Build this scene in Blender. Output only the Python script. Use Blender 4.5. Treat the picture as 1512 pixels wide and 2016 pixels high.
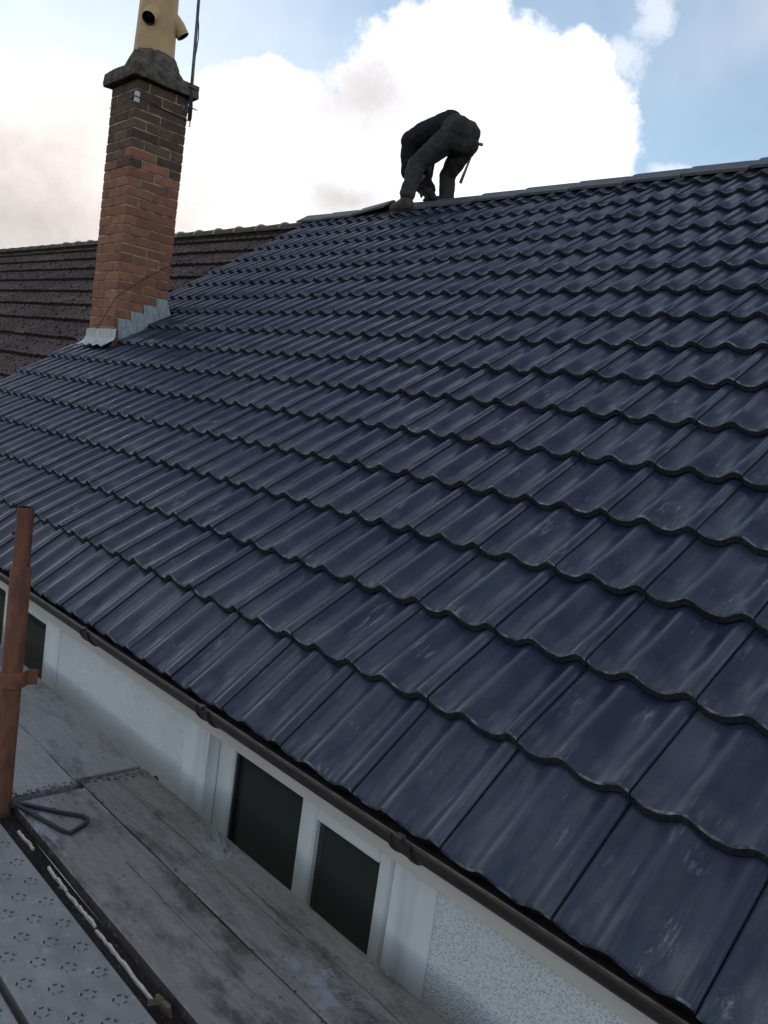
import bpy, bmesh, math, random
import numpy as np
from mathutils import Vector, Matrix, noise as mnoise

random.seed(7)
for o in list(bpy.data.objects): bpy.data.objects.remove(o)
scene = bpy.context.scene
col = scene.collection
# ------------------------------------------------------------------ camera
F_PX, IW, IH = 1614.51, 1512, 2016
YAW, PIT, ROL = -0.79596563, -0.11278307, -0.13950926
CAM = Vector((1.07987543, -1.35692737, 0.88760001))
TH, G, W = 0.60936218, 0.30180029, 0.30
fw = Vector((math.cos(PIT)*math.sin(YAW), math.cos(PIT)*math.cos(YAW), math.sin(PIT)))
r0 = Vector((math.cos(YAW), -math.sin(YAW), 0)); d0 = -r0.cross(fw)
rt = math.cos(ROL)*r0 + math.sin(ROL)*d0
dn = -math.sin(ROL)*r0 + math.cos(ROL)*d0
cam = bpy.data.cameras.new('camera'); cam_o = bpy.data.objects.new('camera', cam); col.objects.link(cam_o)
cam.sensor_fit = 'VERTICAL'; cam.sensor_height = 24.0; cam.lens = F_PX/IH*24.0
cam.clip_start = 0.05; cam.clip_end = 5000
M = Matrix((rt, -dn, -fw)).transposed().to_4x4(); M.translation = CAM
cam_o.matrix_world = M
scene.camera = cam_o
scene.render.resolution_x, scene.render.resolution_y = 768, 1024

def ray(x, y): return (rt*((x-756)/F_PX) + dn*((y-1008)/F_PX) + fw)
def on_plane(x, y, n, p):
    d = ray(x, y); n = Vector(n); return CAM + d*((Vector(p)-CAM).dot(n)/d.dot(n))
def on_X(x, y, X): return on_plane(x, y, (1,0,0), (X,0,0))
def on_Y(x, y, Y): return on_plane(x, y, (0,1,0), (0,Y,0))
def on_Z(x, y, Z): return on_plane(x, y, (0,0,1), (0,0,Z))
def project(p):
    v = Vector(p)-CAM; z = v.dot(fw)
    if z < 0.05: return None
    return (756+F_PX*v.dot(rt)/z, 1008+F_PX*v.dot(dn)/z, z)

# ------------------------------------------------------------------ world, sun, exposure
SUN_EL, SUN_AZ = math.radians(9), math.radians(-70)      # azimuth measured from +Y, negative towards -X
sundir = Vector((math.cos(SUN_EL)*math.sin(SUN_AZ), math.cos(SUN_EL)*math.cos(SUN_AZ), math.sin(SUN_EL)))
world = bpy.data.worlds.new('World'); scene.world = world; world.use_nodes = True
world.cycles.sampling_method = 'MANUAL'; world.cycles.sample_map_resolution = 512
nt = world.node_tree; nt.nodes.clear()
def N(t, **kw):
    n = nt.nodes.new(t)
    for k, v in kw.items(): setattr(n, k, v)
    return n
def L(a, b): nt.links.new(a, b)
def MA(op, a, b=None, c=None, clamp=False):
    n = N('ShaderNodeMath', operation=op); n.use_clamp = clamp
    for i, v in enumerate((a, b, c)):
        if v is None: continue
        if isinstance(v, (int, float)): n.inputs[i].default_value = v
        else: L(v, n.inputs[i])
    return n.outputs[0]
def SM(x, lo, hi):
    n = N('ShaderNodeMapRange', interpolation_type='SMOOTHSTEP'); L(x, n.inputs[0])
    n.inputs[1].default_value = lo; n.inputs[2].default_value = hi
    return n.outputs[0]
out = N('ShaderNodeOutputWorld')
sky = N('ShaderNodeTexSky', sky_type='NISHITA'); sky.sun_disc = False
sky.sun_elevation = SUN_EL; sky.sun_rotation = SUN_AZ; sky.altitude = 60
sky.air_density = 1.0; sky.dust_density = 0.2; sky.ozone_density = 1.5
bgs = N('ShaderNodeBackground'); L(sky.outputs[0], bgs.inputs[0]); bgs.inputs[1].default_value = 0.15
tc = N('ShaderNodeTexCoord'); sep = N('ShaderNodeSeparateXYZ'); L(tc.outputs['Generated'], sep.inputs[0])
az = MA('ARCTAN2', sep.outputs[0], sep.outputs[1]); el = MA('ARCSINE', sep.outputs[2])
def fbm(scale, detail=9, rough=0.58, w=0.0, dist=0.0):
    n = N('ShaderNodeTexNoise', noise_dimensions='3D'); va = N('ShaderNodeVectorMath', operation='ADD'); L(tc.outputs['Generated'], va.inputs[0]); va.inputs[1].default_value = (w, w*0.7, w*1.9); L(va.outputs[0], n.inputs['Vector'])
    n.inputs['Scale'].default_value = scale; n.inputs['Detail'].default_value = detail
    n.inputs['Roughness'].default_value = rough; n.inputs['Distortion'].default_value = dist
    return n.outputs[0]
K = 0.000605
def blob(cx, cy, rx, ry):
    d = ray(cx, cy).normalized(); a0 = math.atan2(d.x, d.y); e0 = math.asin(d.z)
    u = MA('DIVIDE', MA('SUBTRACT', az, a0), rx*K/math.cos(e0)); v = MA('DIVIDE', MA('SUBTRACT', el, e0), ry*K)
    return MA('SUBTRACT', 1.0, MA('SQRT', MA('ADD', MA('MULTIPLY', u, u), MA('MULTIPLY', v, v))))
def union(bl):
    m = None
    for b in bl:
        x = blob(*b)
        if m is None: m = x
        else:
            n = N('ShaderNodeMath', operation='SMOOTH_MAX'); L(m, n.inputs[0]); L(x, n.inputs[1]); n.inputs[2].default_value = 0.12; m = n.outputs[0]
    return m
CUMULUS = [(20,345,420,195),(190,260,190,105),(480,340,330,195),(545,220,150,95),(905,215,250,235),(915,85,120,115),(1010,150,140,120),(1130,150,75,100),
           (1125,245,120,120),(1050,320,190,140),(740,330,260,170),(300,460,620,200),(930,430,330,140),(760,180,110,70)]
n1 = fbm(9.5, 8, 0.66, 1.3)
edge = MA('MULTIPLY', MA('SUBTRACT', n1, 0.5), 1.15)
m_c = SM(MA('ADD', union(CUMULUS), edge), 0.02, 0.24)
# thin wisps beside the big cloud
wis = SM(MA('ADD', union([(1225,115,90,55),(1295,40,75,80),(1325,340,75,22),(1415,360,60,14)]), MA('MULTIPLY', MA('SUBTRACT', n1, 0.5), 3.0)), 0.10, 0.85)
# broken cloud over the rest of the sky
dx = MA('DIVIDE', MA('SUBTRACT', az, math.radians(-49)), 0.72); dy = MA('DIVIDE', MA('SUBTRACT', el, math.radians(10)), 0.40)
outside = SM(MA('ADD', MA('MULTIPLY', dx, dx), MA('MULTIPLY', dy, dy)), 0.75, 1.25)
ng = fbm(2.8, 4, 0.57, 2.2)
gen = MA('MULTIPLY', SM(ng, 0.49, 0.63), outside)
veil = MA('ADD', 0.08, MA('MULTIPLY', SM(ng, 0.40, 0.75), 0.30))
mask = MA('MAXIMUM', MA('MAXIMUM', m_c, MA('MULTIPLY', wis, 0.55)), MA('MAXIMUM', gen, veil))
# cloud colour: sunlit white, greyer bellies, a warm tone around the hidden sun
shade = MA('ADD', union([(0,430,330,170),(725,190,120,80),(690,395,90,40)]), MA('MULTIPLY', MA('SUBTRACT', fbm(9, 6, 0.62, 5.5), 0.5), 2.4))
sh = SM(shade, -0.38, 1.25)
warm = SM(union([(200,310,520,340)]), 0.0, 0.8)
cmix = N('ShaderNodeMix', data_type='RGBA'); L(sh, cmix.inputs[0]); cmix.inputs[6].default_value = (0.93, 0.925, 0.97, 1); cmix.inputs[7].default_value = (0.56, 0.54, 0.54, 1)
wmix = N('ShaderNodeMix', data_type='RGBA', blend_type='MULTIPLY'); L(warm, wmix.inputs[0]); L(cmix.outputs[2], wmix.inputs[6]); wmix.inputs[7].default_value = (0.89, 0.83, 0.765, 1)
bgc = N('ShaderNodeBackground'); L(wmix.outputs[2], bgc.inputs[0]); bgc.inputs[1].default_value = 1.0
ms = N('ShaderNodeMixShader'); L(mask, ms.inputs[0]); L(bgs.outputs[0], ms.inputs[1]); L(bgc.outputs[0], ms.inputs[2]); L(ms.outputs[0], out.inputs[0])
sun = bpy.data.lights.new('sun', 'SUN'); sun.energy = 0.5; sun.angle = math.radians(12); sun.color = (1.0, 0.93, 0.82)
sun_o = bpy.data.objects.new('sun', sun); col.objects.link(sun_o); sun_o.rotation_euler = (-sundir).to_track_quat('-Z', 'Y').to_euler()
vs = scene.view_settings; vs.view_transform = 'Standard'; vs.look = 'None'; vs.gamma = 1; vs.exposure = 0.42; vs.use_curve_mapping = False
scene.render.engine = 'CYCLES'
cy_ = scene.cycles; cy_.max_bounces = 6; cy_.diffuse_bounces = 3; cy_.glossy_bounces = 3; cy_.transmission_bounces = 4; cy_.caustics_reflective = False; cy_.caustics_refractive = False

# ------------------------------------------------------------------ materials
class Mat:
    def __init__(s, name):
        s.m = bpy.data.materials.new(name); s.m.use_nodes = True; s.t = s.m.node_tree
        s.b = s.t.nodes['Principled BSDF']; s._tc = None
    def n(s, t, **kw):
        x = s.t.nodes.new(t)
        for k, v in kw.items(): setattr(x, k, v)
        return x
    def l(s, a, b): s.t.links.new(a, b)
    def coord(s, scale=(1,1,1), rnd=0.0, gen='Object'):
        if s._tc is None: s._tc = s.n('ShaderNodeTexCoord'); s._oi = s.n('ShaderNodeObjectInfo')
        mp = s.n('ShaderNodeMapping'); s.l(s._tc.outputs[gen], mp.inputs[0]); mp.inputs['Scale'].default_value = scale
        if rnd:
            c = s.n('ShaderNodeCombineXYZ')
            for i, k in enumerate((1.0, 1.73, 2.31)):
                q = s.n('ShaderNodeMath', operation='MULTIPLY'); s.l(s._oi.outputs['Random'], q.inputs[0]); q.inputs[1].default_value = rnd*k; s.l(q.outputs[0], c.inputs[i])
            s.l(c.outputs[0], mp.inputs['Location'])
        return mp.outputs[0]
    def noise(s, vec, scale, detail=5, rough=0.55, dist=0.0):
        x = s.n('ShaderNodeTexNoise'); s.l(vec, x.inputs['Vector']); x.inputs['Scale'].default_value = scale
        x.inputs['Detail'].default_value = detail; x.inputs['Roughness'].default_value = rough; x.inputs['Distortion'].default_value = dist
        return x.outputs[0]
    def ramp(s, v, lo, hi, a=0.0, b=1.0):
        x = s.n('ShaderNodeMapRange', interpolation_type='SMOOTHSTEP'); s.l(v, x.inputs[0])
        for i, k in enumerate((lo, hi, a, b)): x.inputs[i+1].default_value = k
        return x.outputs[0]
    def math(s, op, a, b=0.0):
        x = s.n('ShaderNodeMath', operation=op)
        for i, v in enumerate((a, b)):
            if isinstance(v, (int, float)): x.inputs[i].default_value = v
            else: s.l(v, x.inputs[i])
        return x.outputs[0]
    def mix(s, f, a, b, mode='MIX'):
        x = s.n('ShaderNodeMix', data_type='RGBA', blend_type=mode)
        if isinstance(f, (int, float)): x.inputs[0].default_value = f
        else: s.l(f, x.inputs[0])
        for i, v in ((6, a), (7, b)):
            if isinstance(v, tuple): x.inputs[i].default_value = (*v, 1) if len(v) == 3 else v
            else: s.l(v, x.inputs[i])
        return x.outputs[2]
    def rand(s, lo, hi):
        s.coord(); return s.ramp(s._oi.outputs['Random'], 0, 1, lo, hi)
    def set(s, color=None, rough=0.6, spec=0.5, metal=0.0, bump=None, bstr=0.3, bdist=0.004):
        if color is not None:
            if isinstance(color, tuple): s.b.inputs['Base Color'].default_value = (*color, 1)
            else: s.l(color, s.b.inputs['Base Color'])
        if isinstance(rough, (int, float)): s.b.inputs['Roughness'].default_value = rough
        else: s.l(rough, s.b.inputs['Roughness'])
        s.b.inputs['Specular IOR Level'].default_value = spec; s.b.inputs['Metallic'].default_value = metal
        if bump is not None:
            x = s.n('ShaderNodeBump'); x.inputs['Strength'].default_value = bstr; x.inputs['Distance'].default_value = bdist
            s.l(bump, x.inputs['Height']); s.l(x.outputs[0], s.b.inputs['Normal'])
        return s.m
def m_tile():
    m = Mat('slate_blue_tile'); c = m.coord(rnd=37.0); n0 = m.noise(c, 8, 3)
    hue = m.mix(m.rand(0, 1), (0.016, 0.021, 0.050), (0.026, 0.033, 0.060))
    hue = m.mix(m.ramp(n0, 0.35, 0.7), hue, (0.019, 0.023, 0.056))
    big = m.ramp(m.noise(m.coord((1.6, 0.8, 1), rnd=91.0), 7.0, 2), 0.55, 0.72)
    hatch = m.ramp(m.noise(m.coord((95, 15, 60), rnd=61.0), 1.0, 5, 0.75, 0.8), 0.48, 0.70)
    scuff = m.math('MULTIPLY', m.math('MULTIPLY', big, hatch), 0.58)
    dust = m.math('MULTIPLY', m.ramp(m.noise(m.coord((9, 2.0, 5), rnd=22.0), 1.2, 4, 0.6), 0.42, 0.78), 0.12)
    colr = m.mix(m.math('MAXIMUM', scuff, dust), hue, (0.36, 0.38, 0.42))
    grit = m.noise(c, 130, 2, 0.6)
    colr = m.mix(1.0, colr, m.mix(m.ramp(grit, 0.3, 0.7), (0.88,)*3, (1.10,)*3), 'MULTIPLY')
    return m.set(colr, m.ramp(n0, 0.3, 0.7, 0.25, 0.40), 0.5)
def m_simple(name, color, color2=None, scale=12, rough=0.7, spec=0.3, metal=0.0, bscale=60, bstr=0.3, bdist=0.003, rnd=17.0, var=0.0, aniso=(1,1,1)):
    m = Mat(name); c = m.coord(aniso, rnd=rnd); cc = color
    if color2: cc = m.mix(m.ramp(m.noise(c, scale, 6, 0.6), 0.32, 0.68), color, color2)
    if var: cc = m.mix(1.0, cc, m.mix(m.rand(0, 1), (1-var,)*3, (1+var,)*3), 'MULTIPLY')
    return m.set(cc, rough, spec, metal, bump=m.noise(c, bscale, 5, 0.6), bstr=bstr, bdist=bdist)
TILE = m_tile()
EDGE = m_simple('tile_raw_edge', (0.016, 0.017, 0.022), (0.045, 0.046, 0.052), 90, 0.9, 0.2, bscale=180, bstr=0.9, bdist=0.004)
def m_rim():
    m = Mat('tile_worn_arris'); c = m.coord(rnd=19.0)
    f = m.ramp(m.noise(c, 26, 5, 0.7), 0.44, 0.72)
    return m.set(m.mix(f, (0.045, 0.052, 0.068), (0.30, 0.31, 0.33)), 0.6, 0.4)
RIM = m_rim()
RIDGE = m_simple('ridge_grey', (0.060, 0.062, 0.072), (0.095, 0.098, 0.108), 9, 0.55, 0.4, bscale=150, bstr=0.15)
FELT = m_simple('roofing_felt', (0.012, 0.012, 0.013), None, rough=0.9)
def m_old():
    m = Mat('old_brown_tile'); c = m.coord(rnd=41.0)
    b = m.mix(m.ramp(m.noise(c, 4, 5), 0.3, 0.7), (0.105, 0.066, 0.058), (0.066, 0.045, 0.042))
    moss = m.ramp(m.noise(m.coord((1,1,1), rnd=5.0), 22, 6, 0.7), 0.58, 0.70)
    b = m.mix(m.math('MULTIPLY', moss, 0.75), b, (0.022, 0.022, 0.014))
    lich = m.ramp(m.noise(m.coord((30, 9, 20), rnd=77.0), 1.3, 5, 0.7), 0.63, 0.72)
    b = m.mix(m.math('MULTIPLY', lich, 0.55), b, (0.24, 0.23, 0.22))
    b = m.mix(1.0, b, m.mix(m.rand(0,1), (0.8,)*3, (1.2,)*3), 'MULTIPLY')
    return m.set(b, 0.85, 0.25, bump=m.noise(c, 45, 6, 0.7), bstr=0.6, bdist=0.008)
OLD = m_old()
MOSS = m_simple('dark_moss', (0.022, 0.018, 0.014), (0.045, 0.035, 0.026), 60, 0.95, 0.1, bscale=120, bstr=0.8)
OLDRIDGE = m_simple('mossy_ridge', (0.110, 0.085, 0.070), (0.070, 0.058, 0.046), 12, 0.9, 0.2, bscale=50, bstr=0.6)
LIME = m_simple('pale_mortar', (0.42, 0.41, 0.38), (0.25, 0.24, 0.22), 30, 0.9, 0.2)
def m_brick(name, a, b, soot, sp=0.25):
    m = Mat(name); c = m.coord(rnd=53.0)
    cc = m.mix(m.rand(0, 1), a, b); w2 = m.n('ShaderNodeTexWhiteNoise', noise_dimensions='1D'); m.l(m._oi.outputs['Random'], w2.inputs['W']); cc = m.mix(1.0, cc, m.mix(w2.outputs[0], (0.76, 0.74, 0.75), (1.14, 1.14, 1.12)), 'MULTIPLY')
    cc = m.mix(m.ramp(m.noise(c, 14, 6, 0.65), 0.35, 0.75, 0.0, 0.6), cc, soot)
    cc = m.mix(m.math('MULTIPLY', m.ramp(m.noise(c, 60, 4, 0.7), 0.66, 0.72), sp), cc, (0.5, 0.47, 0.42))
    return m.set(cc, 0.88, 0.2, bump=m.noise(c, 70, 6, 0.65), bstr=0.5, bdist=0.005)
BRICK = m_brick('red_brick', (0.40, 0.170, 0.100), (0.31, 0.125, 0.080), (0.18, 0.088, 0.062))
SOOTY = m_brick('sooty_brick', (0.175, 0.102, 0.068), (0.115, 0.072, 0.052), (0.050, 0.040, 0.035), 1.0)
MORTAR = m_simple('brick_mortar', (0.42, 0.36, 0.29), (0.13, 0.10, 0.08), 9, 0.95, 0.1, bscale=90, bstr=0.6)
CEMENT = m_simple('weathered_cement', (0.18, 0.15, 0.125), (0.075, 0.063, 0.054), 18, 0.95, 0.1, bscale=60, bstr=0.9, bdist=0.012)
CLAY = m_simple('buff_clay', (0.62, 0.40, 0.20), (0.50, 0.31, 0.155), 5, 0.55, 0.4, bscale=30, bstr=0.1)
HOLLOW = m_simple('hollow_black', (0.012, 0.011, 0.010), None)  # near-black painting the dark inside of spouts, pole and pin hole
LEAD = m_simple('lead_sheet', (0.30, 0.31, 0.33), (0.52, 0.53, 0.54), 26, 0.55, 0.5, 0.25, bscale=30, bstr=0.4, aniso=(3,3,0.6))
def m_wall(name, dash):
    m = Mat(name); c = m.coord()
    colr = m.mix(m.ramp(m.noise(c, 2.5, 5), 0.3, 0.75), (0.82, 0.83, 0.86), (0.73, 0.745, 0.775))
    if not dash: return m.set(m.mix(m.ramp(m.noise(m.coord((9,9,1.2)),1.5,5),0.45,0.8), colr, (0.54,0.55,0.56)), 0.7, 0.3, bump=m.noise(c, 25, 4), bstr=0.12)
    v = m.n('ShaderNodeTexVoronoi'); m.l(c, v.inputs['Vector']); v.inputs['Scale'].default_value = 150; v.inputs['Randomness'].default_value = 1.0
    h = m.math('ADD', m.ramp(v.outputs['Distance'], 0.0, 0.55, 1.0, 0.0), m.math('MULTIPLY', m.noise(c, 170, 4, 0.6), 0.7))
    pit = m.math('MULTIPLY', m.ramp(m.noise(c, 150, 3, 0.5), 0.64, 0.74), 0.28)
    colr = m.mix(pit, colr, (0.20, 0.21, 0.23))
    return m.set(colr, 0.85, 0.2, bump=h, bstr=0.7, bdist=0.006)
DASH = m_wall('white_pebbledash', True); PLASTER = m_wall('smooth_white_render', False)
UPVC = m_simple('white_upvc', (0.78, 0.79, 0.80), (0.70, 0.71, 0.72), 3, 0.35, 0.5, bstr=0.02)
FASC = m_simple('cream_fascia', (0.66, 0.61, 0.57), (0.58, 0.535, 0.50), 5, 0.55, 0.4, bscale=20, bstr=0.05, aniso=(0.4,3,3))
GUT = m_simple('brown_gutter', (0.028, 0.019, 0.016), (0.045, 0.032, 0.027), 14, 0.42, 0.5, bscale=50, bstr=0.1)
GLIP = m_simple('worn_gutter_lip', (0.11, 0.09, 0.08), (0.045, 0.034, 0.030), 30, 0.6, 0.4)
def m_glass():
    m = Mat('window_glass'); m.b.inputs['Transmission Weight'].default_value = 0.9; m.b.inputs['IOR'].default_value = 1.45
    return m.set((0.35, 0.38, 0.37), 0.02, 0.18)
GLASS = m_glass()
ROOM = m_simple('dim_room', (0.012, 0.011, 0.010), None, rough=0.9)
CURT = m_simple('dark_curtain', (0.03, 0.033, 0.03), (0.02, 0.02, 0.02), 8, 0.9, 0.1)
def m_board(name, a, b, dark, paint):
    m = Mat(name); g = m.coord((2.0, 16, 16), rnd=9.0); c = m.coord(rnd=31.0)
    cc = m.mix(m.ramp(m.noise(g, 2.0, 6, 0.7, 1.2), 0.3, 0.72, 0.0, 0.7), a, b)
    cc = m.mix(m.math('MULTIPLY', m.ramp(m.noise(m.coord((1.5, 3.2, 3), rnd=3.0), 2.6, 8, 0.68), 0.47, 0.66), 0.9), cc, dark)
    cc = m.mix(m.math('MULTIPLY', m.ramp(m.noise(m.coord((1.3, 2.4, 3), rnd=15.0), 2.6, 10, 0.72, 0.5), 0.56, 0.625), paint), cc, (0.31, 0.34, 0.385))
    sp = m.noise(c, 62, 5, 0.75)
    cc = m.mix(m.math('MULTIPLY', m.ramp(sp, 0.57, 0.72), 0.55), cc, (0.40, 0.39, 0.38))
    cc = m.mix(m.math('MULTIPLY', m.ramp(sp, 0.43, 0.31), 0.65), cc, (0.05, 0.042, 0.040))
    return m.set(cc, 0.85, 0.2, bump=m.math('ADD', m.noise(g, 4, 5, 0.65), sp), bstr=0.5, bdist=0.005)
BOARD = m_board('worn_scaffold_timber', (0.270, 0.252, 0.240), (0.175, 0.160, 0.150), (0.080, 0.070, 0.067), 0.75)
DARKB = m_board('gap_dark_timber', (0.030, 0.022, 0.022), (0.018, 0.013, 0.013), (0.010, 0.008, 0.008), 0.0)  # near-black tone for the added strip that darkens the deck gap
SIDEB = m_board('shade_board_edge', (0.075, 0.062, 0.055), (0.045, 0.037, 0.034), (0.02, 0.017, 0.016), 0.0)  # shade of the deck gap put into the colour of the board sides
BOARDF = m_board('pale_scaffold_timber', (0.34, 0.335, 0.335), (0.26, 0.255, 0.255), (0.17, 0.165, 0.16), 0.15)
def m_steel():
    m = Mat('galvanised_plank'); c = m.coord(rnd=7.0)
    cc = m.mix(m.ramp(m.noise(m.coord((2,5,5), rnd=3.0), 3, 7, 0.65), 0.3, 0.7), (0.29, 0.285, 0.285), (0.21, 0.205, 0.20))
    cc = m.mix(m.math('MULTIPLY', m.ramp(m.noise(c, 24, 6, 0.7), 0.54, 0.7), 0.6), cc, (0.42, 0.41, 0.40))
    return m.set(cc, 0.62, 0.4, 0.2, bump=m.noise(c, 30, 5), bstr=0.15)
STEEL = m_steel()
GAPDARK = m_simple('gap_dark_tone', (0.030, 0.027, 0.027), (0.018, 0.016, 0.016), 20, 0.7, 0.3)  # dark colour so the gap at the board ends reads dark; also the splits
HOLE = m_simple('punched_slot', (0.02, 0.02, 0.022), None, rough=0.8)
RUST = m_simple('rusty_paint', (0.22, 0.086, 0.048), (0.11, 0.050, 0.036), 16, 0.8, 0.3, bscale=80, bstr=0.5, aniso=(2,2,0.7))
RUST2 = m_simple('bright_rust', (0.25, 0.10, 0.06), (0.15, 0.06, 0.04), 30, 0.75, 0.3, bscale=80, bstr=0.5)
GALV = m_simple('galvanised_tube', (0.16, 0.165, 0.18), (0.10, 0.105, 0.115), 20, 0.45, 0.5, 0.6)
BLACKP = m_simple('black_plastic', (0.022, 0.023, 0.028), None, rough=0.5, spec=0.4, bstr=0.05)
FOAM = m_simple('pale_foam', (0.62, 0.60, 0.55), (0.50, 0.48, 0.44), 30, 0.9, 0.1, bscale=60, bstr=0.5)
CHIP = m_simple('split_timber', (0.17, 0.125, 0.09), (0.10, 0.075, 0.058), 20, 0.85, 0.2, aniso=(1,8,8))
LEAVES = m_simple('dry_debris', (0.065, 0.030, 0.026), (0.030, 0.022, 0.018), 40, 0.95, 0.1, var=0.3)
TROU = m_simple('charcoal_workwear', (0.066, 0.060, 0.057), (0.040, 0.037, 0.036), 7, 0.9, 0.15, bscale=12, bstr=0.8, bdist=0.02)
JACK = m_simple('black_fleece', (0.022, 0.022, 0.026), (0.030, 0.030, 0.034), 14, 0.95, 0.1, bscale=12, bstr=0.8, bdist=0.02)
BOOT = m_simple('grey_suede', (0.12, 0.10, 0.087), (0.07, 0.059, 0.052), 20, 0.85, 0.2, bscale=50, bstr=0.4)
SKIN = m_simple('skin', (0.45, 0.26, 0.19), None, rough=0.55)
HAIR = m_simple('dark_hair', (0.02, 0.015, 0.012), None, rough=0.7)
WOODH = m_simple('ash_handle', (0.34, 0.21, 0.12), (0.26, 0.15, 0.085), 12, 0.6, 0.3, aniso=(8,8,1))
GROUND = m_simple('garden_ground', (0.06, 0.075, 0.035), (0.09, 0.085, 0.06), 0.8, 0.95, 0.1)
WHITE = m_simple('white_plastic_clip', (0.6, 0.6, 0.58), None, rough=0.5)

# ------------------------------------------------------------------ object helpers
def finish(o, parent):
    col.objects.link(o)
    if parent is not None:
        o.parent = parent; o.matrix_parent_inverse = WM[parent.name].inverted() if parent.name in WM else Matrix.Identity(4)
    WM[o.name] = o.matrix_basis.copy()
    return o
WM = {}
def mesh(name, verts, faces, mat, mi=None, smooth=False):
    me = bpy.data.meshes.new(name); me.from_pydata([tuple(v) for v in verts], [], faces)
    for m in (mat if isinstance(mat, (list, tuple)) else [mat]): me.materials.append(m)
    if mi is not None: me.polygons.foreach_set('material_index', mi)
    if smooth: me.polygons.foreach_set('use_smooth', [True]*len(me.polygons))
    me.update(); return me
def add(name, me, parent=None, mw=None):
    o = bpy.data.objects.new(name, me)
    if mw is not None: o.matrix_basis = mw
    return finish(o, parent)
def empty(name, loc): 
    o = bpy.data.objects.new(name, None); o.location = loc; o.empty_display_size = 0.2
    return finish(o, None)
def tag(o, label, cat, group=None, kind=None):
    o['label'] = label
    if cat: o['category'] = cat
    if group: o['group'] = group
    if kind: o['kind'] = kind
    return o
class B:
    """collects shapes into one mesh"""
    def __init__(s): s.v, s.f, s.mi = [], [], []
    def poly(s, vs, fs, mi=0):
        n = len(s.v); s.v += [Vector(v) for v in vs]; s.f += [tuple(i+n for i in f) for f in fs]; s.mi += [mi]*len(fs); return s
    def box(s, a, b, mi=0, bev=0.0, mw=None):
        x0,y0,z0 = a; x1,y1,z1 = b
        if bev > 0:
            bm = bmesh.new(); bmesh.ops.create_cube(bm, size=1.0)
            for v in bm.verts: v.co = Vector(((x0+x1)/2+v.co.x*(x1-x0), (y0+y1)/2+v.co.y*(y1-y0), (z0+z1)/2+v.co.z*(z1-z0)))
            bmesh.ops.bevel(bm, geom=list(bm.edges), offset=bev, segments=1, affect='EDGES')
            bm.verts.index_update(); vs = [v.co.copy() for v in bm.verts]; fs = [[v.index for v in f.verts] for f in bm.faces]; bm.free()
        else:
            vs = [Vector(p) for p in ((x0,y0,z0),(x1,y0,z0),(x1,y1,z0),(x0,y1,z0),(x0,y0,z1),(x1,y0,z1),(x1,y1,z1),(x0,y1,z1))]
            fs = [(0,3,2,1),(4,5,6,7),(0,1,5,4),(1,2,6,5),(2,3,7,6),(3,0,4,7)]
        if mw is not None: vs = [mw @ v for v in vs]
        return s.poly(vs, fs, mi)
    def tube(s, pts, rad, seg=16, mi=0, cap=True, hollow=None):
        pts = [Vector(p) for p in pts]; rings = []
        if not isinstance(rad, (list, tuple)): rad = [rad]*len(pts)
        up = Vector((0.13, 0.31, 0.94))
        for i, p in enumerate(pts):
            t = (pts[min(i+1, len(pts)-1)]-pts[max(i-1, 0)]).normalized()
            a = t.cross(up); a = a.normalized() if a.length > 1e-4 else t.orthogonal().normalized(); b = t.cross(a)
            rings.append([p+(a*math.cos(2*math.pi*k/seg)+b*math.sin(2*math.pi*k/seg))*rad[i] for k in range(seg)])
        vs = [v for r in rings for v in r]; fs = []
        for i in range(len(pts)-1):
            for k in range(seg):
                k2 = (k+1) % seg; fs.append((i*seg+k, i*seg+k2, (i+1)*seg+k2, (i+1)*seg+k))
        if cap: fs += [tuple(range(seg))[::-1], tuple((len(pts)-1)*seg+k for k in range(seg))]
        return s.poly(vs, fs, mi)
    def lathe(s, prof, centre=(0,0,0), seg=32, mi=0):
        c = Vector(centre); vs = [c+Vector((r*math.cos(2*math.pi*k/seg), r*math.sin(2*math.pi*k/seg), z)) for r, z in prof for k in range(seg)]
        fs = [(i*seg+k, i*seg+(k+1) % seg, (i+1)*seg+(k+1) % seg, (i+1)*seg+k) for i in range(len(prof)-1) for k in range(seg)]
        return s.poly(vs, fs, mi)
    def prism(s, pts2, axis, a, b, mi=0):
        """extrude a closed 2-D outline along axis between a and b"""
        def P(p, t):
            return {'X': (t, p[0], p[1]), 'Y': (p[0], t, p[1]), 'Z': (p[0], p[1], t)}[axis]
        n = len(pts2); vs = [P(p, a) for p in pts2]+[P(p, b) for p in pts2]
        fs = [tuple(range(n))[::-1], tuple(range(n, 2*n))]+[(i, (i+1) % n, n+(i+1) % n, n+i) for i in range(n)]
        return s.poly(vs, fs, mi)
    def build(s, name, mats, parent=None, smooth=False, mw=None):
        me = mesh(name, s.v, s.f, mats, s.mi, smooth)
        bm = bmesh.new(); bm.from_mesh(me); bmesh.ops.recalc_face_normals(bm, faces=list(bm.faces)); bm.to_mesh(me); bm.free()
        return add(name, me, parent, mw)

ct, st_ = math.cos(TH), math.sin(TH)
EX, EV, EN = Vector((1,0,0)), Vector((0,ct,st_)), Vector((0,-st_,ct))
def roofpt(x, v, n=0.0): return Vector((x,0,0))+EV*v+EN*n
def frame(o, ex, ev, en):
    m = Matrix((ex, ev, en)).transposed().to_4x4(); m.translation = o; return m

# ------------------------------------------------------------------ ground
g = add('ground', mesh('ground', [(-900,-900,-2.75),(900,-900,-2.75),(900,900,-2.75),(-900,900,-2.75)], [(0,1,2,3)], GROUND)); g['kind'] = 'structure'

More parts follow.
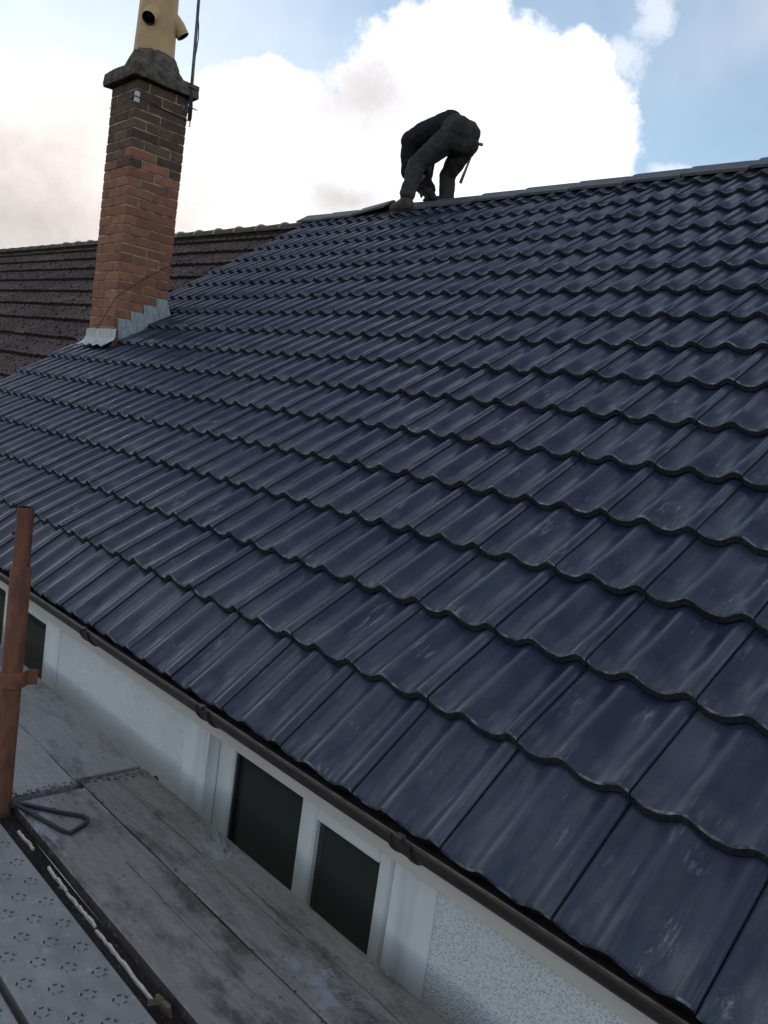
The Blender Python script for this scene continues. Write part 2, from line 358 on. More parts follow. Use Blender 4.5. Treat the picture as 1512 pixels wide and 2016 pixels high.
# ------------------------------------------------------------------ house shell
XL, XR = -6.30, 4.2
WY = 0.20
house = tag(empty('house', (-1.0, WY, -2.75)), 'white pebbledashed house under a newly laid slate blue tiled roof', 'house')
OPEN = [(-1.207, -0.275, -1.35, -0.235), (-3.78, -2.64, -1.35, -0.225)]
# front wall built round its two window openings
bw = B(); xs = XL
for (a, b, z0, z1) in sorted(OPEN):
    bw.box((xs, WY, -2.75), (a, WY+0.28, -0.02)); bw.box((a, WY, -2.75), (b, WY+0.28, z0)); bw.box((a, WY, z1), (b, WY+0.28, -0.02)); xs = b
bw.box((xs, WY, -2.75), (XR, WY+0.28, -0.02))
bw.build('front_wall', DASH, house)
RY = 4.15
bw = B()
bw.box((XR-0.28, WY+0.282, -2.75), (XR, 2*RY-WY-0.002, -0.06)); bw.prism([(WY+0.3, -0.06), (2*RY-WY-0.3, -0.06), (RY, 2.62)], 'X', XR-0.28, XR)
bw.build('gable_wall', DASH, house)
B().box((XL, 2*RY-WY, -2.75), (XR, 2*RY-WY+0.28, -0.06)).build('back_wall', DASH, house)
# smooth bands round the windows, a few mm proud of the dash
for (a, b, z0, z1) in OPEN:
    bb = B(); e = WY-0.004
    bb.box((a-0.152, e, z0-0.1), (a+0.003, WY+0.044, -0.17)); bb.box((b-0.003, e, z0-0.1), (b+0.150, WY+0.044, -0.17)); bb.box((a+0.003, e+0.001, z1-0.003), (b-0.003, WY+0.044, -0.171)); bb.box((a+0.003, e+0.001, z0-0.1), (b-0.003, WY+0.044, z0+0.003))
    bb.build('window_surround', PLASTER, house)
# windows
def window(a, b, z0, z1, mull, label):
    fy = WY+0.045
    w = add('window', mesh('window', [], [], UPVC), house); w['label'] = label
    fr = B(); t = 0.062
    fr.box((a+0.001, fy, z0), (a+t+0.03, fy+0.06, z1-0.001), bev=0.006); fr.box((b-t, fy, z0), (b-0.001, fy+0.06, z1-0.001), bev=0.006)
    fr.box((a+t+0.03, fy+0.001, z1-t), (b-t, fy+0.059, z1), bev=0.006); fr.box((a+t+0.03, fy+0.001, z0), (b-t, fy+0.059, z0+t), bev=0.006)
    fr.box((mull-0.03, fy+0.002, z0+t), (mull+0.03, fy+0.058, z1-t), bev=0.005)
    fr.build('frame', UPVC, w)
    sa, sb, zt = mull+0.014, b-t+0.022, z1-t+0.020
    s = B(); sy = fy-0.018; k = 0.052
    s.box((sa, sy, z0+t), (sa+k, fy+0.03, zt), bev=0.007); s.box((sb-k, sy, z0+t), (sb, fy+0.03, zt), bev=0.007)
    s.box((sa+k, sy+0.001, zt-k), (sb-k, fy+0.029, zt), bev=0.007); s.box((sa+k, sy+0.001, z0+t), (sb-k, fy+0.029, z0+t+k), bev=0.007)
    s.build('opening_sash', UPVC, w)
    B().box((sa+k+0.05, sy-0.006, zt-0.008), (sb-k-0.05, sy+0.002, zt+0.004), bev=0.003).build('trickle_vent', UPVC, w)
    B().box((a+t+0.03, fy+0.026, z0+t), (mull-0.03, fy+0.032, z1-t)).build('pane', GLASS, w)
    B().box((sa+k, fy+0.004, z0+t+k), (sb-k, fy+0.010, zt-k)).build('pane', GLASS, w)
    gk = B()
    for (x0, x1, zz) in ((a+t+0.03, mull-0.03, z1-t), (sa+k, sb-k, zt-k)):
        gk.box((x0-0.001, fy+0.012, z0+t), (x0+0.012, fy+0.022, zz)); gk.box((x1-0.005, fy+0.012, z0+t), (x1+0.001, fy+0.022, zz)); gk.box((x0+0.012, fy+0.012, zz-0.005), (x1-0.005, fy+0.022, zz+0.001))
    gk.build('glazing_gasket', BLACKP, w)
    return w
window(*OPEN[0], -0.710, 'window of two panes clear of the rusty scaffold pole')
window(*OPEN[1], -3.30, 'window of two panes partly behind the rusty scaffold pole')
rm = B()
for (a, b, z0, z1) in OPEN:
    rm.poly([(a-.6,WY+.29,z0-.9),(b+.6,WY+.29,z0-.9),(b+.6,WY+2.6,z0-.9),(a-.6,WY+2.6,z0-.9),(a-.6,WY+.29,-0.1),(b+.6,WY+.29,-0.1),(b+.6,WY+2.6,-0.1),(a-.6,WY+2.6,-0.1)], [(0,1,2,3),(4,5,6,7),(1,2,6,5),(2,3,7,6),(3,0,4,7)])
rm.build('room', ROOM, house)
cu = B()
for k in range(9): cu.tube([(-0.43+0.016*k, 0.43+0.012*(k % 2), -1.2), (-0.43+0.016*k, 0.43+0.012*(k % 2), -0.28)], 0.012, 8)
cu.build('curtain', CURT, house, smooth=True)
# fascia, soffit
B().box((XL, 0.082, -0.182), (XR, 0.104, -0.045), bev=0.002).build('fascia', FASC, house)
B().box((XL, 0.1045, -0.176), (XR, WY-0.006, -0.166)).build('soffit', FASC, house)
# gutter
GR, GYc, GZ = 0.056, 0.024, -0.036
def gutter():
    b = B(); seg = 18; prof = []
    for k in range(seg+1):
        a = math.pi+math.pi*k/seg; prof.append((GYc+GR*math.cos(a), GZ+GR*math.sin(a)))
    inner = [(GYc+(p[0]-GYc)*0.945, GZ+(p[1]-GZ)*0.945) for p in prof]
    xs = [XL+0.02+i*(XR-XL)/60 for i in range(61)]
    n = len(prof); vs = []; 
    for x in xs:
        sag = 0.0015*math.sin(x*2.1)+0.001*math.sin(x*5.3)
        vs += [(x, p[0], p[1]+sag) for p in prof]+[(x, p[0], p[1]+sag) for p in inner]
    fs, mi = [], []
    for i in range(60):
        A, C = i*2*n, (i+1)*2*n
        for k in range(n-1):
            fs += [(A+k, C+k, C+k+1, A+k+1), (A+n+k, A+n+k+1, C+n+k+1, C+n+k)]; mi += [0, 0]
        fs += [(A, A+n, C+n, C), (A+n-1, C+n-1, C+2*n-1, A+2*n-1)]; mi += [1, 0]
    b.poly(vs, fs); b.mi = mi
    b.tube([(x, GYc-GR+0.002, GZ+0.0005+0.0015*math.sin(x*2.1)+0.001*math.sin(x*5.3)) for x in xs], 0.0035, 8, 1)
    return b.build('gutter', [GUT, GLIP], house, smooth=True)
gut = gutter()
for (px, py) in ((178, 1263), (412, 1413), (800, 1680), (1395, 2075)):
    x = on_Y(px, py, GYc-0.5*GR).x
    b = B()
    for w, rr in ((0.030, 1.07), (0.006, 1.12)):
        for dx in ((0,) if w > 0.02 else (-0.030, 0.030)):
            pr = [(GYc+GR*rr*math.cos(math.pi+math.pi*k/14), GZ+GR*rr*math.sin(math.pi+math.pi*k/14)) for k in range(15)]
            pi_ = [(GYc+GR*1.003*math.cos(math.pi+math.pi*k/14), GZ+GR*1.003*math.sin(math.pi+math.pi*k/14)) for k in range(14, -1, -1)]
            b.prism(pr+pi_, 'X', x+dx-w, x+dx+w)
    b.box((x-0.012, GYc-GR*1.2, GZ-0.004), (x+0.012, GYc-GR*0.86, GZ+0.007), bev=0.002)
    b.build('gutter_union', GUT, gut)

# ------------------------------------------------------------------ new roof
def V_(v): return v*G
VTOP = (RY-0.03)/ct
b = B()
def rp(v, n): p = roofpt(0, v, n); return (p.y, p.z)
sec = [rp(0.085, -0.075), rp(VTOP, -0.075)]
sec = sec+[(2*RY-y, z) for (y, z) in reversed(sec)]
lo = [(y, z-0.09) for (y, z) in reversed(sec)]
b.prism(sec+lo, 'X', XL+0.03, XR)
roof = b.build('roof', FELT, house); roof['label'] = 'roof slope of new slate blue interlocking tiles'
PK = 0.15; AMP = 0.028
def prof(x):
    s = (x-0.124) % PK; s = min(s, PK-s)
    return AMP*((1+math.cos(2*math.pi*s/PK))/2)**1.5-0.0170
TT = 0.0245
def tile_data(seed):
    r = random.Random(seed); NXX = 28; vs, fs, mi = [], [], []
    x0, x1 = 0.0016, 0.2985; LEN = 0.335
    xs = [x0+(x1-x0)*i/NXX for i in range(NXX+1)]
    jit = [mnoise.noise(Vector((x*45, seed*3.1, 0)))*0.0022+r.uniform(-0.0006, 0.0006) for x in xs]
    chip = r.uniform(0.05, 0.25) if r.random() < 0.35 else None
    def zt(x):
        z = prof(x)
        if x > 0.262: z += 0.0020
        if x < 0.012: z -= 0.0015
        return z
    rows = []
    for (y, dz, jj) in ((0.035, -TT, 0), (0.0, -TT, 1), (0.0, -0.0045, 1), (0.0045, 0.0, 1), (0.12, 0.0, 0), (LEN, 0.0, 0)):
        row = []
        for i, x in enumerate(xs):
            yy = y+(jit[i] if jj else 0)
            zz = zt(x)+dz+(jit[i]*0.6 if (jj and dz == 0) else 0)
            if jj and chip and abs(x-chip) < 0.010 and dz > -TT: zz -= 0.003; yy += 0.002
            row.append(len(vs)); vs.append((x, yy, zz))
        rows.append(row)
    for k in range(5):
        for i in range(NXX):
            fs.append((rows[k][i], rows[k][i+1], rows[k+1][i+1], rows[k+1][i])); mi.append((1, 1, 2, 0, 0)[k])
    for i in (0, NXX):       # side lips
        x = xs[i]; a = len(vs); vs += [(x, 0.0, zt(x)-TT), (x, LEN, zt(x)-TT)]
        f = (rows[1][i], rows[2][i], rows[3][i], rows[4][i], rows[5][i], a+1); fs.append(f if i else f[::-1]); mi.append(1)
    return vs, fs, mi
def smooth_tile(me):
    me.polygons.foreach_set('use_smooth', [p.material_index == 0 for p in me.polygons])
TV = []
TD = [tile_data(s) for s in range(8)]
for (vs, fs, mi) in TD:
    me = mesh('roof_tile', vs, fs, [TILE, EDGE, RIM], mi); smooth_tile(me); TV.append(me)
DELTA = 0.029
spots = []
rj = random.Random(3)
for r in range(0, 17):
    for u in range(-21, 14):
        v0 = r*G
        if r == 0:
            lov, lon, upv, upn = -0.009, -0.0425, G, -DELTA
        else:
            lov, lon, upv, upn = v0, 0.0, v0+G, -DELTA
        a = roofpt(u*W, lov+rj.uniform(-.0025, .0025), lon+rj.uniform(-.001, .0015)); c = roofpt(u*W, upv, upn)
        ev = (c-a).normalized(); ex = Vector((1, rj.uniform(-.006, .006)*ct, rj.uniform(-.004, .004))).normalized(); en = ex.cross(ev).normalized(); ev = en.cross(ex)
        # chimney footprint is left open
        if (u == -20 and r in (7, 8)) or (u == -19 and r in (7, 8)): continue
        ctr = a+ev*0.15+EX*0.15; p = project(ctr); size = 0; vis = False
        if p:
            size = 1/p[2]; vis = -130 < p[0] < IW+90 and -60 < p[1] < IH+120
        spots.append((vis, size, rj.randrange(8), frame(a, ex, ev, en), r, u))
vis = sorted([s for s in spots if s[0]], key=lambda s: -s[1])
print('tiles visible', len(vis), 'of', len(spots))
single = vis[:300]; rest = vis[300:]+[s for s in spots if not s[0]]
for s in single: add('roof_tile', TV[s[2]], roof, s[3])
bb = B()
for s in rest:
    vs, fs, mi = TD[s[2]]; n = len(bb.v); bb.v += [s[3] @ Vector(v) for v in vs]; bb.f += [tuple(i+n for i in f) for f in fs]; bb.mi += mi
me = mesh('roof_tiles_beyond', bb.v, bb.f, [TILE, EDGE, RIM], bb.mi); smooth_tile(me)
o = add('roof_tiles_beyond', me, roof); o['kind'] = 'stuff'
# cut tiles beside the chimney (one roll wide)
def cut_tile(xa, xb, r, name='cut_tile'):
    vs, fs, mi = [], [], []; n = 14; rows = []
    a = roofpt(0, r*G, 0.0); c = roofpt(0, r*G+G, -DELTA); ev = (c-a).normalized(); en = EX.cross(ev)
    for (y, dz) in ((0.03, -TT), (0, -TT), (0, -0.004), (0.004, 0), (0.335, 0)):
        row = []
        for i in range(n+1):
            x = xa+(xb-xa)*i/n; row.append(len(vs)); vs.append(a+EX*x+ev*y+en*(prof(x % W)+dz))
        rows.append(row)
    for k in range(4):
        for i in range(n): fs.append((rows[k][i], rows[k][i+1], rows[k+1][i+1], rows[k+1][i])); mi.append((1,1,2,0)[k])
    me = mesh(name, vs, fs, [TILE, EDGE, RIM], mi); smooth_tile(me); return add(name, me, roof)
CX0, CX1, CY0, CY1 = -5.96, -5.50, 1.70, 2.16
for r in (7, 8): cut_tile(CX1+0.012, -5.402, r)
for r in (7, 8): cut_tile(-6.0, CX0-0.005, r)

# ridge
RXS = [-6.36, -5.92, -5.455, -4.99, -4.405, -3.87, -3.40, -2.885, -2.416, -1.96, -1.488, -1.02, -0.55, -0.08, 0.39, 0.86, 1.33, 1.80, 2.27, 2.74, 3.21, 3.68, 4.15]
def ridge_section(h=0.0):
    leg, t = 0.140, 0.019; sl = 0.66; z0 = 2.918
    top = [(-leg, z0-leg*sl), (-0.03, z0-0.03*sl), (-0.012, z0-0.006), (0, z0-0.002), (0.012, z0-0.006), (0.03, z0-0.03*sl), (leg, z0-leg*sl)]
    bot = [(leg-0.004, z0-leg*sl-t), (0, z0-t-0.003), (-leg+0.004, z0-leg*sl-t)]
    return top+bot
for i in range(len(RXS)-1):
    xa, xb = RXS[i], RXS[i+1]; rr = random.Random(i); za, zb = rr.uniform(-.002, .003), rr.uniform(-.002, .003)
    if i == 2: za, zb = 0.004, 0.062
    if i == 3: xa += 0.16; za = 0.006
    if i < 2: za += 0.004; zb += 0.004
    b = B(); sec = ridge_section(); n = len(sec); xs = [xa+0.009, xa+0.03, xb-0.05, xb-0.008]; rings = []
    for k, x in enumerate(xs):
        t = (x-xa)/(xb-xa); dz = za+(zb-za)*t+(0.008 if k < 2 else 0)
        rings.append([(x+0.10*(abs(p[0])-0.07)*(0.35), RY+p[0]*(1.0+(0.02 if k < 2 else 0)), p[1]+dz-(0.003 if k in (0, 3) else 0)) for p in sec])
    vs = [v for r in rings for v in r]; fs = []
    for k in range(3):
        for j in range(n): fs.append((k*n+j, k*n+(j+1) % n, (k+1)*n+(j+1) % n, (k+1)*n+j))
    fs += [tuple(range(n)), tuple(3*n+j for j in range(n))[::-1]]
    b.poly(vs, fs).build('ridge_tile', RIDGE, roof)
# cement bed under the ridge tiles
B().prism([(RY-0.115, 2.79), (RY+0.115, 2.79), (RY+0.10, 2.826), (RY, 2.892), (RY-0.10, 2.826)], 'X', XL, XR).build('ridge_bedding', EDGE, roof)

# ------------------------------------------------------------------ chimney
b = B(); b.box((CX0+0.0042, CY0+0.0042, 0.75), (CX1-0.0042, CY1-0.0042, 3.28))
chim = b.build('chimney', MORTAR, house); chim['label'] = 'red brick chimney stack with sooty top, cement cap and buff clay pot'
CH = 0.0755; NB = 28; Z0 = 3.285-NB*CH; LX, JT, HD = 0.46, 0.0105, 0.107
def brick_mesh(lx, ly, lz, seed):
    rr = random.Random(seed); bm = bmesh.new(); bmesh.ops.create_cube(bm, size=1.0)
    for v in bm.verts: v.co = Vector((v.co.x*lx+rr.uniform(-.0015,.0015), v.co.y*ly+rr.uniform(-.0015,.0015), v.co.z*lz+rr.uniform(-.0012,.0012)))
    bmesh.ops.bevel(bm, geom=list(bm.edges), offset=0.0035, segments=1, affect='EDGES')
    me = bpy.data.meshes.new('brick'); bm.to_mesh(me); bm.free(); return me
FL = (LX-JT)/2; MID = LX-2*HD-2*JT
pool = {}
for soot in (0, 1):
    for kind, (lx, ly) in {'a': (HD, FL), 'b': (MID, HD), 'c': (FL, HD), 'd': (HD, MID)}.items():
        for s in range(3):
            me = brick_mesh(lx, ly, CH-JT, hash((kind == 'a', s, lx > ly)) & 255); me.materials.append(SOOTY if soot else BRICK); pool[(soot, kind, s)] = me
rb = random.Random(11); cx, cy = (CX0+CX1)/2, (CY0+CY1)/2; h = LX/2
for k in range(NB):
    z = Z0+k*CH+CH/2; top = NB-k
    if k % 2 == 0:   # stretchers on the +X and -X faces
        lay = [('a', h-HD/2, -h+FL/2), ('a', h-HD/2, h-FL/2), ('a', -h+HD/2, -h+FL/2), ('a', -h+HD/2, h-FL/2), ('b', 0, -h+HD/2), ('b', 0, h-HD/2)]
    else:
        lay = [('c', -h+FL/2, -h+HD/2), ('c', h-FL/2, -h+HD/2), ('c', -h+FL/2, h-HD/2), ('c', h-FL/2, h-HD/2), ('d', -h+HD/2, 0), ('d', h-HD/2, 0)]
    for (kd, x, y) in lay:
        so = 1 if top <= 7 else (1 if rb.random() < {8: 0.85, 9: 0.5, 10: 0.08}.get(top, 0.0) else 0)
        mw = Matrix.Translation((cx+x+rb.uniform(-.0015,.0015), cy+y+rb.uniform(-.0015,.0015), z+rb.uniform(-.0015,.0015))) @ Matrix.Rotation(rb.uniform(-.006,.006), 4, 'Z') @ Matrix.Rotation(rb.uniform(-.008,.008), 4, 'X')
        add('brick', pool[(so, kd, rb.randrange(3))], chim, mw)
def rough_mesh(me, amt, sc, cuts=2):
    bm = bmesh.new(); bm.from_mesh(me); bmesh.ops.subdivide_edges(bm, edges=list(bm.edges), cuts=cuts, use_grid_fill=True)
    bm.normal_update()
    for v in bm.verts: v.co += v.normal*mnoise.noise(v.co*sc)*amt+Vector((mnoise.noise(v.co*sc*2.3+Vector((9,2,4))),)*3)*amt*0.3
    bm.to_mesh(me); bm.free(); me.update()
o = B().box((cx-0.288, cy-0.288, 3.288), (cx+0.288, cy+0.288, 3.395), bev=0.006).build('cement_cap', CEMENT, chim); rough_mesh(o.data, 0.009, 16, 5)
b = B(); P0, P1 = 0.275, 0.165; rings = []
ZS = [(3.390, 0.245, 6.0), (3.415, 0.225, 4.5), (3.46, 0.205, 3.2), (3.525, 0.190, 2.4), (3.575, 0.176, 2.0), (3.575, 0.12, 2.0)]
for (z, r, pw) in ZS:
    ring = []
    for k in range(40):
        a = 2*math.pi*k/40; q = (abs(math.cos(a))**pw+abs(math.sin(a))**pw)**(-1/pw); nn = 1+0.10*mnoise.noise(Vector((math.cos(a)*3, math.sin(a)*3, z*9)))
        ring.append((cx+r*q*nn*math.cos(a), cy+r*q*nn*math.sin(a), z+0.012*mnoise.noise(Vector((math.cos(a)*4, math.sin(a)*4, z*5)))))
    rings.append(ring)
vs = [v for r in rings for v in r]; fs = [(i*40+k, i*40+(k+1) % 40, (i+1)*40+(k+1) % 40, (i+1)*40+k) for i in range(5) for k in range(40)]
o = b.poly(vs, fs).build('flaunching', CEMENT, chim, smooth=True)
pot_c = on_X(300, 95, cx); PCX, PCY = cx, cy-0.005
b = B(); b.lathe([(0.168, 3.52), (0.160, 3.75), (0.152, 4.05), (0.146, 4.30), (0.160, 4.31), (0.165, 4.36), (0.150, 4.38), (0.125, 4.37), (0.125, 3.6)], (PCX, PCY, 0), 40)
pot = b.build('chimney_pot', CLAY, chim, smooth=True)
ang0 = math.atan2(CAM.y-PCY, CAM.x-PCX)-math.radians(20)
for k in range(3):
    a = ang0+(0, math.radians(108), math.radians(220))[k]; d = Vector((math.cos(a), math.sin(a), 0)); z = (3.855, 3.885, 3.87)[k]
    base = Vector((PCX, PCY, z))+d*0.12; tip = Vector((PCX, PCY, z-0.095))+d*0.215
    if k % 2 == 0: tip = Vector((PCX, PCY, z-0.065))+d*0.205
    # spouts are built straight under the chimney: a fourth level is not used
    b = B(); mid = base.lerp(tip, 0.5)+Vector((0, 0, 0.012)); b.tube([base, mid, tip], [0.072, 0.062, 0.054], 24, 0, cap=False)
    ax = (tip-mid).normalized(); b.tube([tip, tip-ax*0.004, mid], [0.054, 0.046, 0.044], 24, 1, cap=False)
    b.tube([tip-ax*0.016, tip-ax*0.030], [0.046, 0.002], 24, 1)  # black plug in the mouth makes the spout look dark inside
    b.build('pot_spout', [CLAY, HOLLOW], chim, smooth=True)
# lead: stepped side flashing, front apron
zj = lambda k: Z0+k*CH
stepz = [z for z in (zj(k) for k in range(NB)) if 1.35 < z < 1.68]
for i, z in enumerate(stepz):
    ya = (z-0.192)/math.tan(TH); yb = ya+0.125
    ya = max(ya, CY0-0.004); yb = min(yb, CY1+0.002)
    rl = lambda y: y*math.tan(TH)-0.03
    b = B(); b.prism([(ya, z), (yb-0.012, z+0.002), (yb+0.04, rl(yb+0.04)), (ya+0.035, rl(ya+0.035))], 'X', CX1+0.0015+0.0012*(i % 2), CX1+0.005+0.0012*(i % 2))
    b.build('lead_flashing', LEAD, chim)
za = CY0*math.tan(TH)
b = B(); nx = 14; apr = []
rowsA = []
for (y, z) in ((CY0-0.004, za+0.115), (CY0-0.007, za+0.04), (CY0-0.020, za+0.020), (CY0-0.050, za-0.012), (CY0-0.085, za-0.037)):
    rowsA.append([(CX0-0.03+(CX1-CX0+0.10)*i/nx, y+0.004*mnoise.noise(Vector((i*1.7, y*20, 1))), z+0.008*mnoise.noise(Vector((i*1.3, z*15, 5)))+(0.6*(prof(((CX0-0.03+(CX1-CX0+0.10)*i/nx)) % W)+0.012) if z < za else 0)) for i in range(nx+1)])
vs = [v for r in rowsA for v in r]; n1_ = nx+1
b.poly(vs, [(k*n1_+i, k*n1_+i+1, (k+1)*n1_+i+1, (k+1)*n1_+i) for k in range(4) for i in range(nx)])
o = b.build('lead_apron', LEAD, chim); sol = o.modifiers.new('thickness', 'SOLIDIFY'); sol.thickness = 0.003
# cable clip pad and the cable round the stack
B().box((CX1-0.02, CY0-0.008, 3.10), (CX1+0.006, CY0+0.030, 3.185), bev=0.004).build('cable_clip', WHITE, chim)
b = B(); b.tube([(CX0-0.003, CY0-0.006, 3.125), (CX1+0.008, CY0-0.010, 3.142), (CX1+0.008, cy, 3.125), (CX1+0.008, CY1, 3.11)], 0.004, 8)
b.tube([(CX1-0.33, CY0-0.006, 1.27), (CX1-0.15, CY0-0.006, 1.43), (CX1+0.005, CY0-0.004, 1.56), (CX1+0.006, CY0+0.2, 1.74), (CX1+0.006, CY1, 1.93)], 0.0022, 8)
b.build('coaxial_cable', BLACKP, chim)

# ------------------------------------------------------------------ aerial mast
pb, pm, ptop = on_X(372, 238, CX1+0.05), on_X(382, 140, CX1+0.05), on_X(393, -20, CX1+0.05)
mast = tag(empty('aerial_mast', pb), 'thin dark aerial mast clamped to the sooty chimney top', 'aerial mast')
dirm = (ptop-pb).normalized(); tip = pb+dirm*1.55
b = B(); b.tube([pb, pb+dirm*0.4, pb+dirm*0.78, tip], [0.0135, 0.0135, 0.0125, 0.0125], 14).build('pole', GALV, mast, smooth=True)
pc = [pb+dirm*(0.02+0.09*k)+Vector((0.010*math.sin(k*1.1)+0.016, 0.010*math.cos(k*0.9), 0)) for k in range(15)]
B().tube([pb+Vector((-0.02, 0.02, -0.035)), pb+Vector((0.005, 0.01, -0.045))]+[pb+Vector((0.018, 0, -0.015))]+pc, 0.0045, 8).build('feed_cable', BLACKP, mast, smooth=True)
for zz in (0.10, 0.26):
    q = pb+dirm*zz
    b = B(); b.tube([q+Vector((-0.055, -0.018, 0)), q+Vector((0.03, -0.018, 0))], 0.004, 8); b.tube([q+Vector((-0.055, 0.018, 0)), q+Vector((0.03, 0.018, 0))], 0.004, 8)
    b.tube([q+Vector((0.02, -0.035, 0)), q+Vector((0.02, 0.055, 0.0))], 0.0045, 8); b.box((q.x-0.06, q.y-0.05, q.z-0.025), (q.x-0.045, q.y+0.03, q.z+0.025))
    b.build('wall_bracket', GALV, mast)
q = tip-dirm*0.05
b = B(); b.tube([q+Vector((-0.35, 0.1, 0)), q+Vector((0.35, -0.1, 0))], 0.009, 10)
for k in range(7):
    c = q+Vector((-0.32, 0.09, 0)).lerp(Vector((0.32, -0.09, 0)), k/6); b.tube([c+Vector((-.03,-.12,0)), c+Vector((.03,.12,0))], 0.004, 8)
b.build('antenna_rods', GALV, mast)

# ------------------------------------------------------------------ neighbour with the old roof
nb = tag(empty('neighbour_house', (-11.5, WY, -2.75)), 'adjoining house with an old mossy brown tiled roof', 'house')
ROTN = 0.019
ex2 = (EX*-1.0); ex2 = Vector((1,0,0))-EN*ROTN; ex2.normalize(); en2 = (EN+EX*ROTN).normalized(); ev2 = en2.cross(ex2)
O2 = roofpt(-8.6, 0, -0.062)
def oldpt(x, v, n=0.0): return O2+ex2*(x+8.6)+ev2*v+en2*n
OG, OV0 = 0.371, 4.90-13*0.371
NL = -17.6
VT2 = 5.07
b = B(); A = [oldpt(XL-0.02, 0.02, -0.07), oldpt(XL-0.02, VT2, -0.07), oldpt(NL, VT2, -0.07), oldpt(NL, 0.02, -0.07)]
A2 = [v-Vector((0,0,0.1)) for v in A]
bk = [Vector((v.x, 2*RY-v.y, v.z)) for v in (A[0], A[3])]
b.poly(A+A2, [(0,1,2,3),(7,6,5,4),(0,4,5,1),(1,5,6,2),(2,6,7,3),(3,7,4,0)])
b.poly([A[1], A[2], Vector((NL, 2*RY, 0.1)), Vector((XL-0.02, 2*RY, 0.1))], [(0,1,2,3)])
nroof = b.build('roof', FELT, nb); nroof['label'] = 'old roof slope of mossy dark brown tiles'
B().box((NL, WY, -2.75), (XL-0.004, WY+0.28, -0.10)).build('front_wall', DASH, nb)
B().box((NL, WY+0.282, -2.75), (NL+0.28, 2*RY-0.3, -0.10)).build('gable_wall', DASH, nb)
def old_tile(seed):
    r = random.Random(seed*5+1); n = 12; vs, fs, mi = [], [], []; rows = []
    def pz(x):
        s = x/0.30; return 0.010*math.exp(-((s-0.10)/0.07)**2)+0.010*math.exp(-((s-0.60)/0.07)**2)
    for (y, dz) in ((0.03,-0.038),(0,-0.038),(0,-0.005),(0.006,0),(0.10,0),(0.22,0),(0.40,0)):
        row = []
        for i in range(n+1):
            x = 0.003+0.294*i/n; row.append(len(vs))
            vs.append((x, y+(r.uniform(-.004,.004) if y < 0.01 else 0), pz(x)+dz+r.uniform(-.002,.003)))
        rows.append(row)
    for k in range(6):
        for i in range(n): fs.append((rows[k][i], rows[k][i+1], rows[k+1][i+1], rows[k+1][i])); mi.append(1 if k < 2 else 0)
    for q in range(26):           # clumps of moss and slots between them
        x, y, s = r.uniform(0.02, 0.28), r.uniform(0.02, 0.36), r.uniform(0.004, 0.011); z = pz(x); ln = r.uniform(1.0, 4.5)
        a = len(vs); vs += [(x-s, y, z-.002), (x, y-s*0.8, z-.002), (x+s, y, z-.002), (x+s*.7, y+s*ln, z-.002), (x-s*.6, y+s*ln, z-.002), (x, y+s*ln*.4, z+s*1.1)]
        fs += [(a, a+1, a+5), (a+1, a+2, a+5), (a+2, a+3, a+5), (a+3, a+4, a+5), (a+4, a, a+5)]; mi += [1]*5
    return mesh('roof_tile', vs, fs, [OLD, MOSS], mi)
OT = [old_tile(s) for s in range(7)]
ro = random.Random(21); osp = []
for k in range(14):
    v = OV0+k*OG
    for j in range(38):
        x = XL-0.02-(j+1)*0.30+0.15*(k % 2)*0
        p = project(oldpt(x+0.15, v+0.15)); vis_ = bool(p and -90 < p[0] < 640 and 400 < p[1] < 800)
        if not vis_: continue
        a = oldpt(x, v+ro.uniform(-.006,.006), ro.uniform(-.004,.004)); c = oldpt(x, v+OG, -0.040); e = (c-a).normalized(); en = ex2.cross(e).normalized()
        osp.append((1/p[2], frame(a, ex2, e, en)))
osp.sort(key=lambda s: -s[0]); print('old tiles', len(osp))
ex_b = B()
for i, (s, mw) in enumerate(osp):
    me = OT[ro.randrange(7)]
    if i < 300: add('roof_tile', me, nroof, mw)
    else:
        n = len(ex_b.v); ex_b.v += [mw @ v.co for v in me.vertices]; ex_b.f += [tuple(q+n for q in p.vertices) for p in me.polygons]; ex_b.mi += [p.material_index for p in me.polygons]
if ex_b.f:
    o = add('roof_tiles_beyond', mesh('roof_tiles_beyond', ex_b.v, ex_b.f, [OLD, MOSS], ex_b.mi), nroof); o['kind'] = 'stuff'
# half round ridge with pale mortar joints
def oridge(x): p = oldpt(x, VT2, -0.012); return Vector((x, p.y, p.z))
x = XL-0.06; i = 0
while x > NL+0.5:
    a, c = oridge(x), oridge(x-0.45); rr = 0.105; b = B(); rings = []
    for t, q in ((0, 1.0), (0.03, 1.04), (0.12, 1.05), (0.9, 0.96), (1.0, 0.93)):
        o_ = a.lerp(c, t); rings.append([o_+Vector((0, -math.cos(math.pi*(0.02+0.96*k/12))*rr*q, math.sin(math.pi*(0.02+0.96*k/12))*rr*0.86*q-0.012)) for k in range(13)])
    vs = [v for r in rings for v in r]; b.poly(vs, [(j*13+k, j*13+k+1, (j+1)*13+k+1, (j+1)*13+k) for j in range(4) for k in range(12)])
    b.poly(rings[0]+[a+Vector((0,0,-0.01))], [tuple([13, k+1, k]) for k in range(12)])
    b.build('ridge_tile', OLDRIDGE, nroof, smooth=True)
    if x > -13.0:
        m = [a+Vector((0.004, -math.cos(math.pi*(0.02+0.96*k/12))*rr*1.0, math.sin(math.pi*(0.02+0.96*k/12))*rr*0.90-0.010)) for k in range(13)]
        B().tube(m, 0.014, 8).build('mortar_joint', LIME, nroof, smooth=True)
    x -= 0.455; i += 1
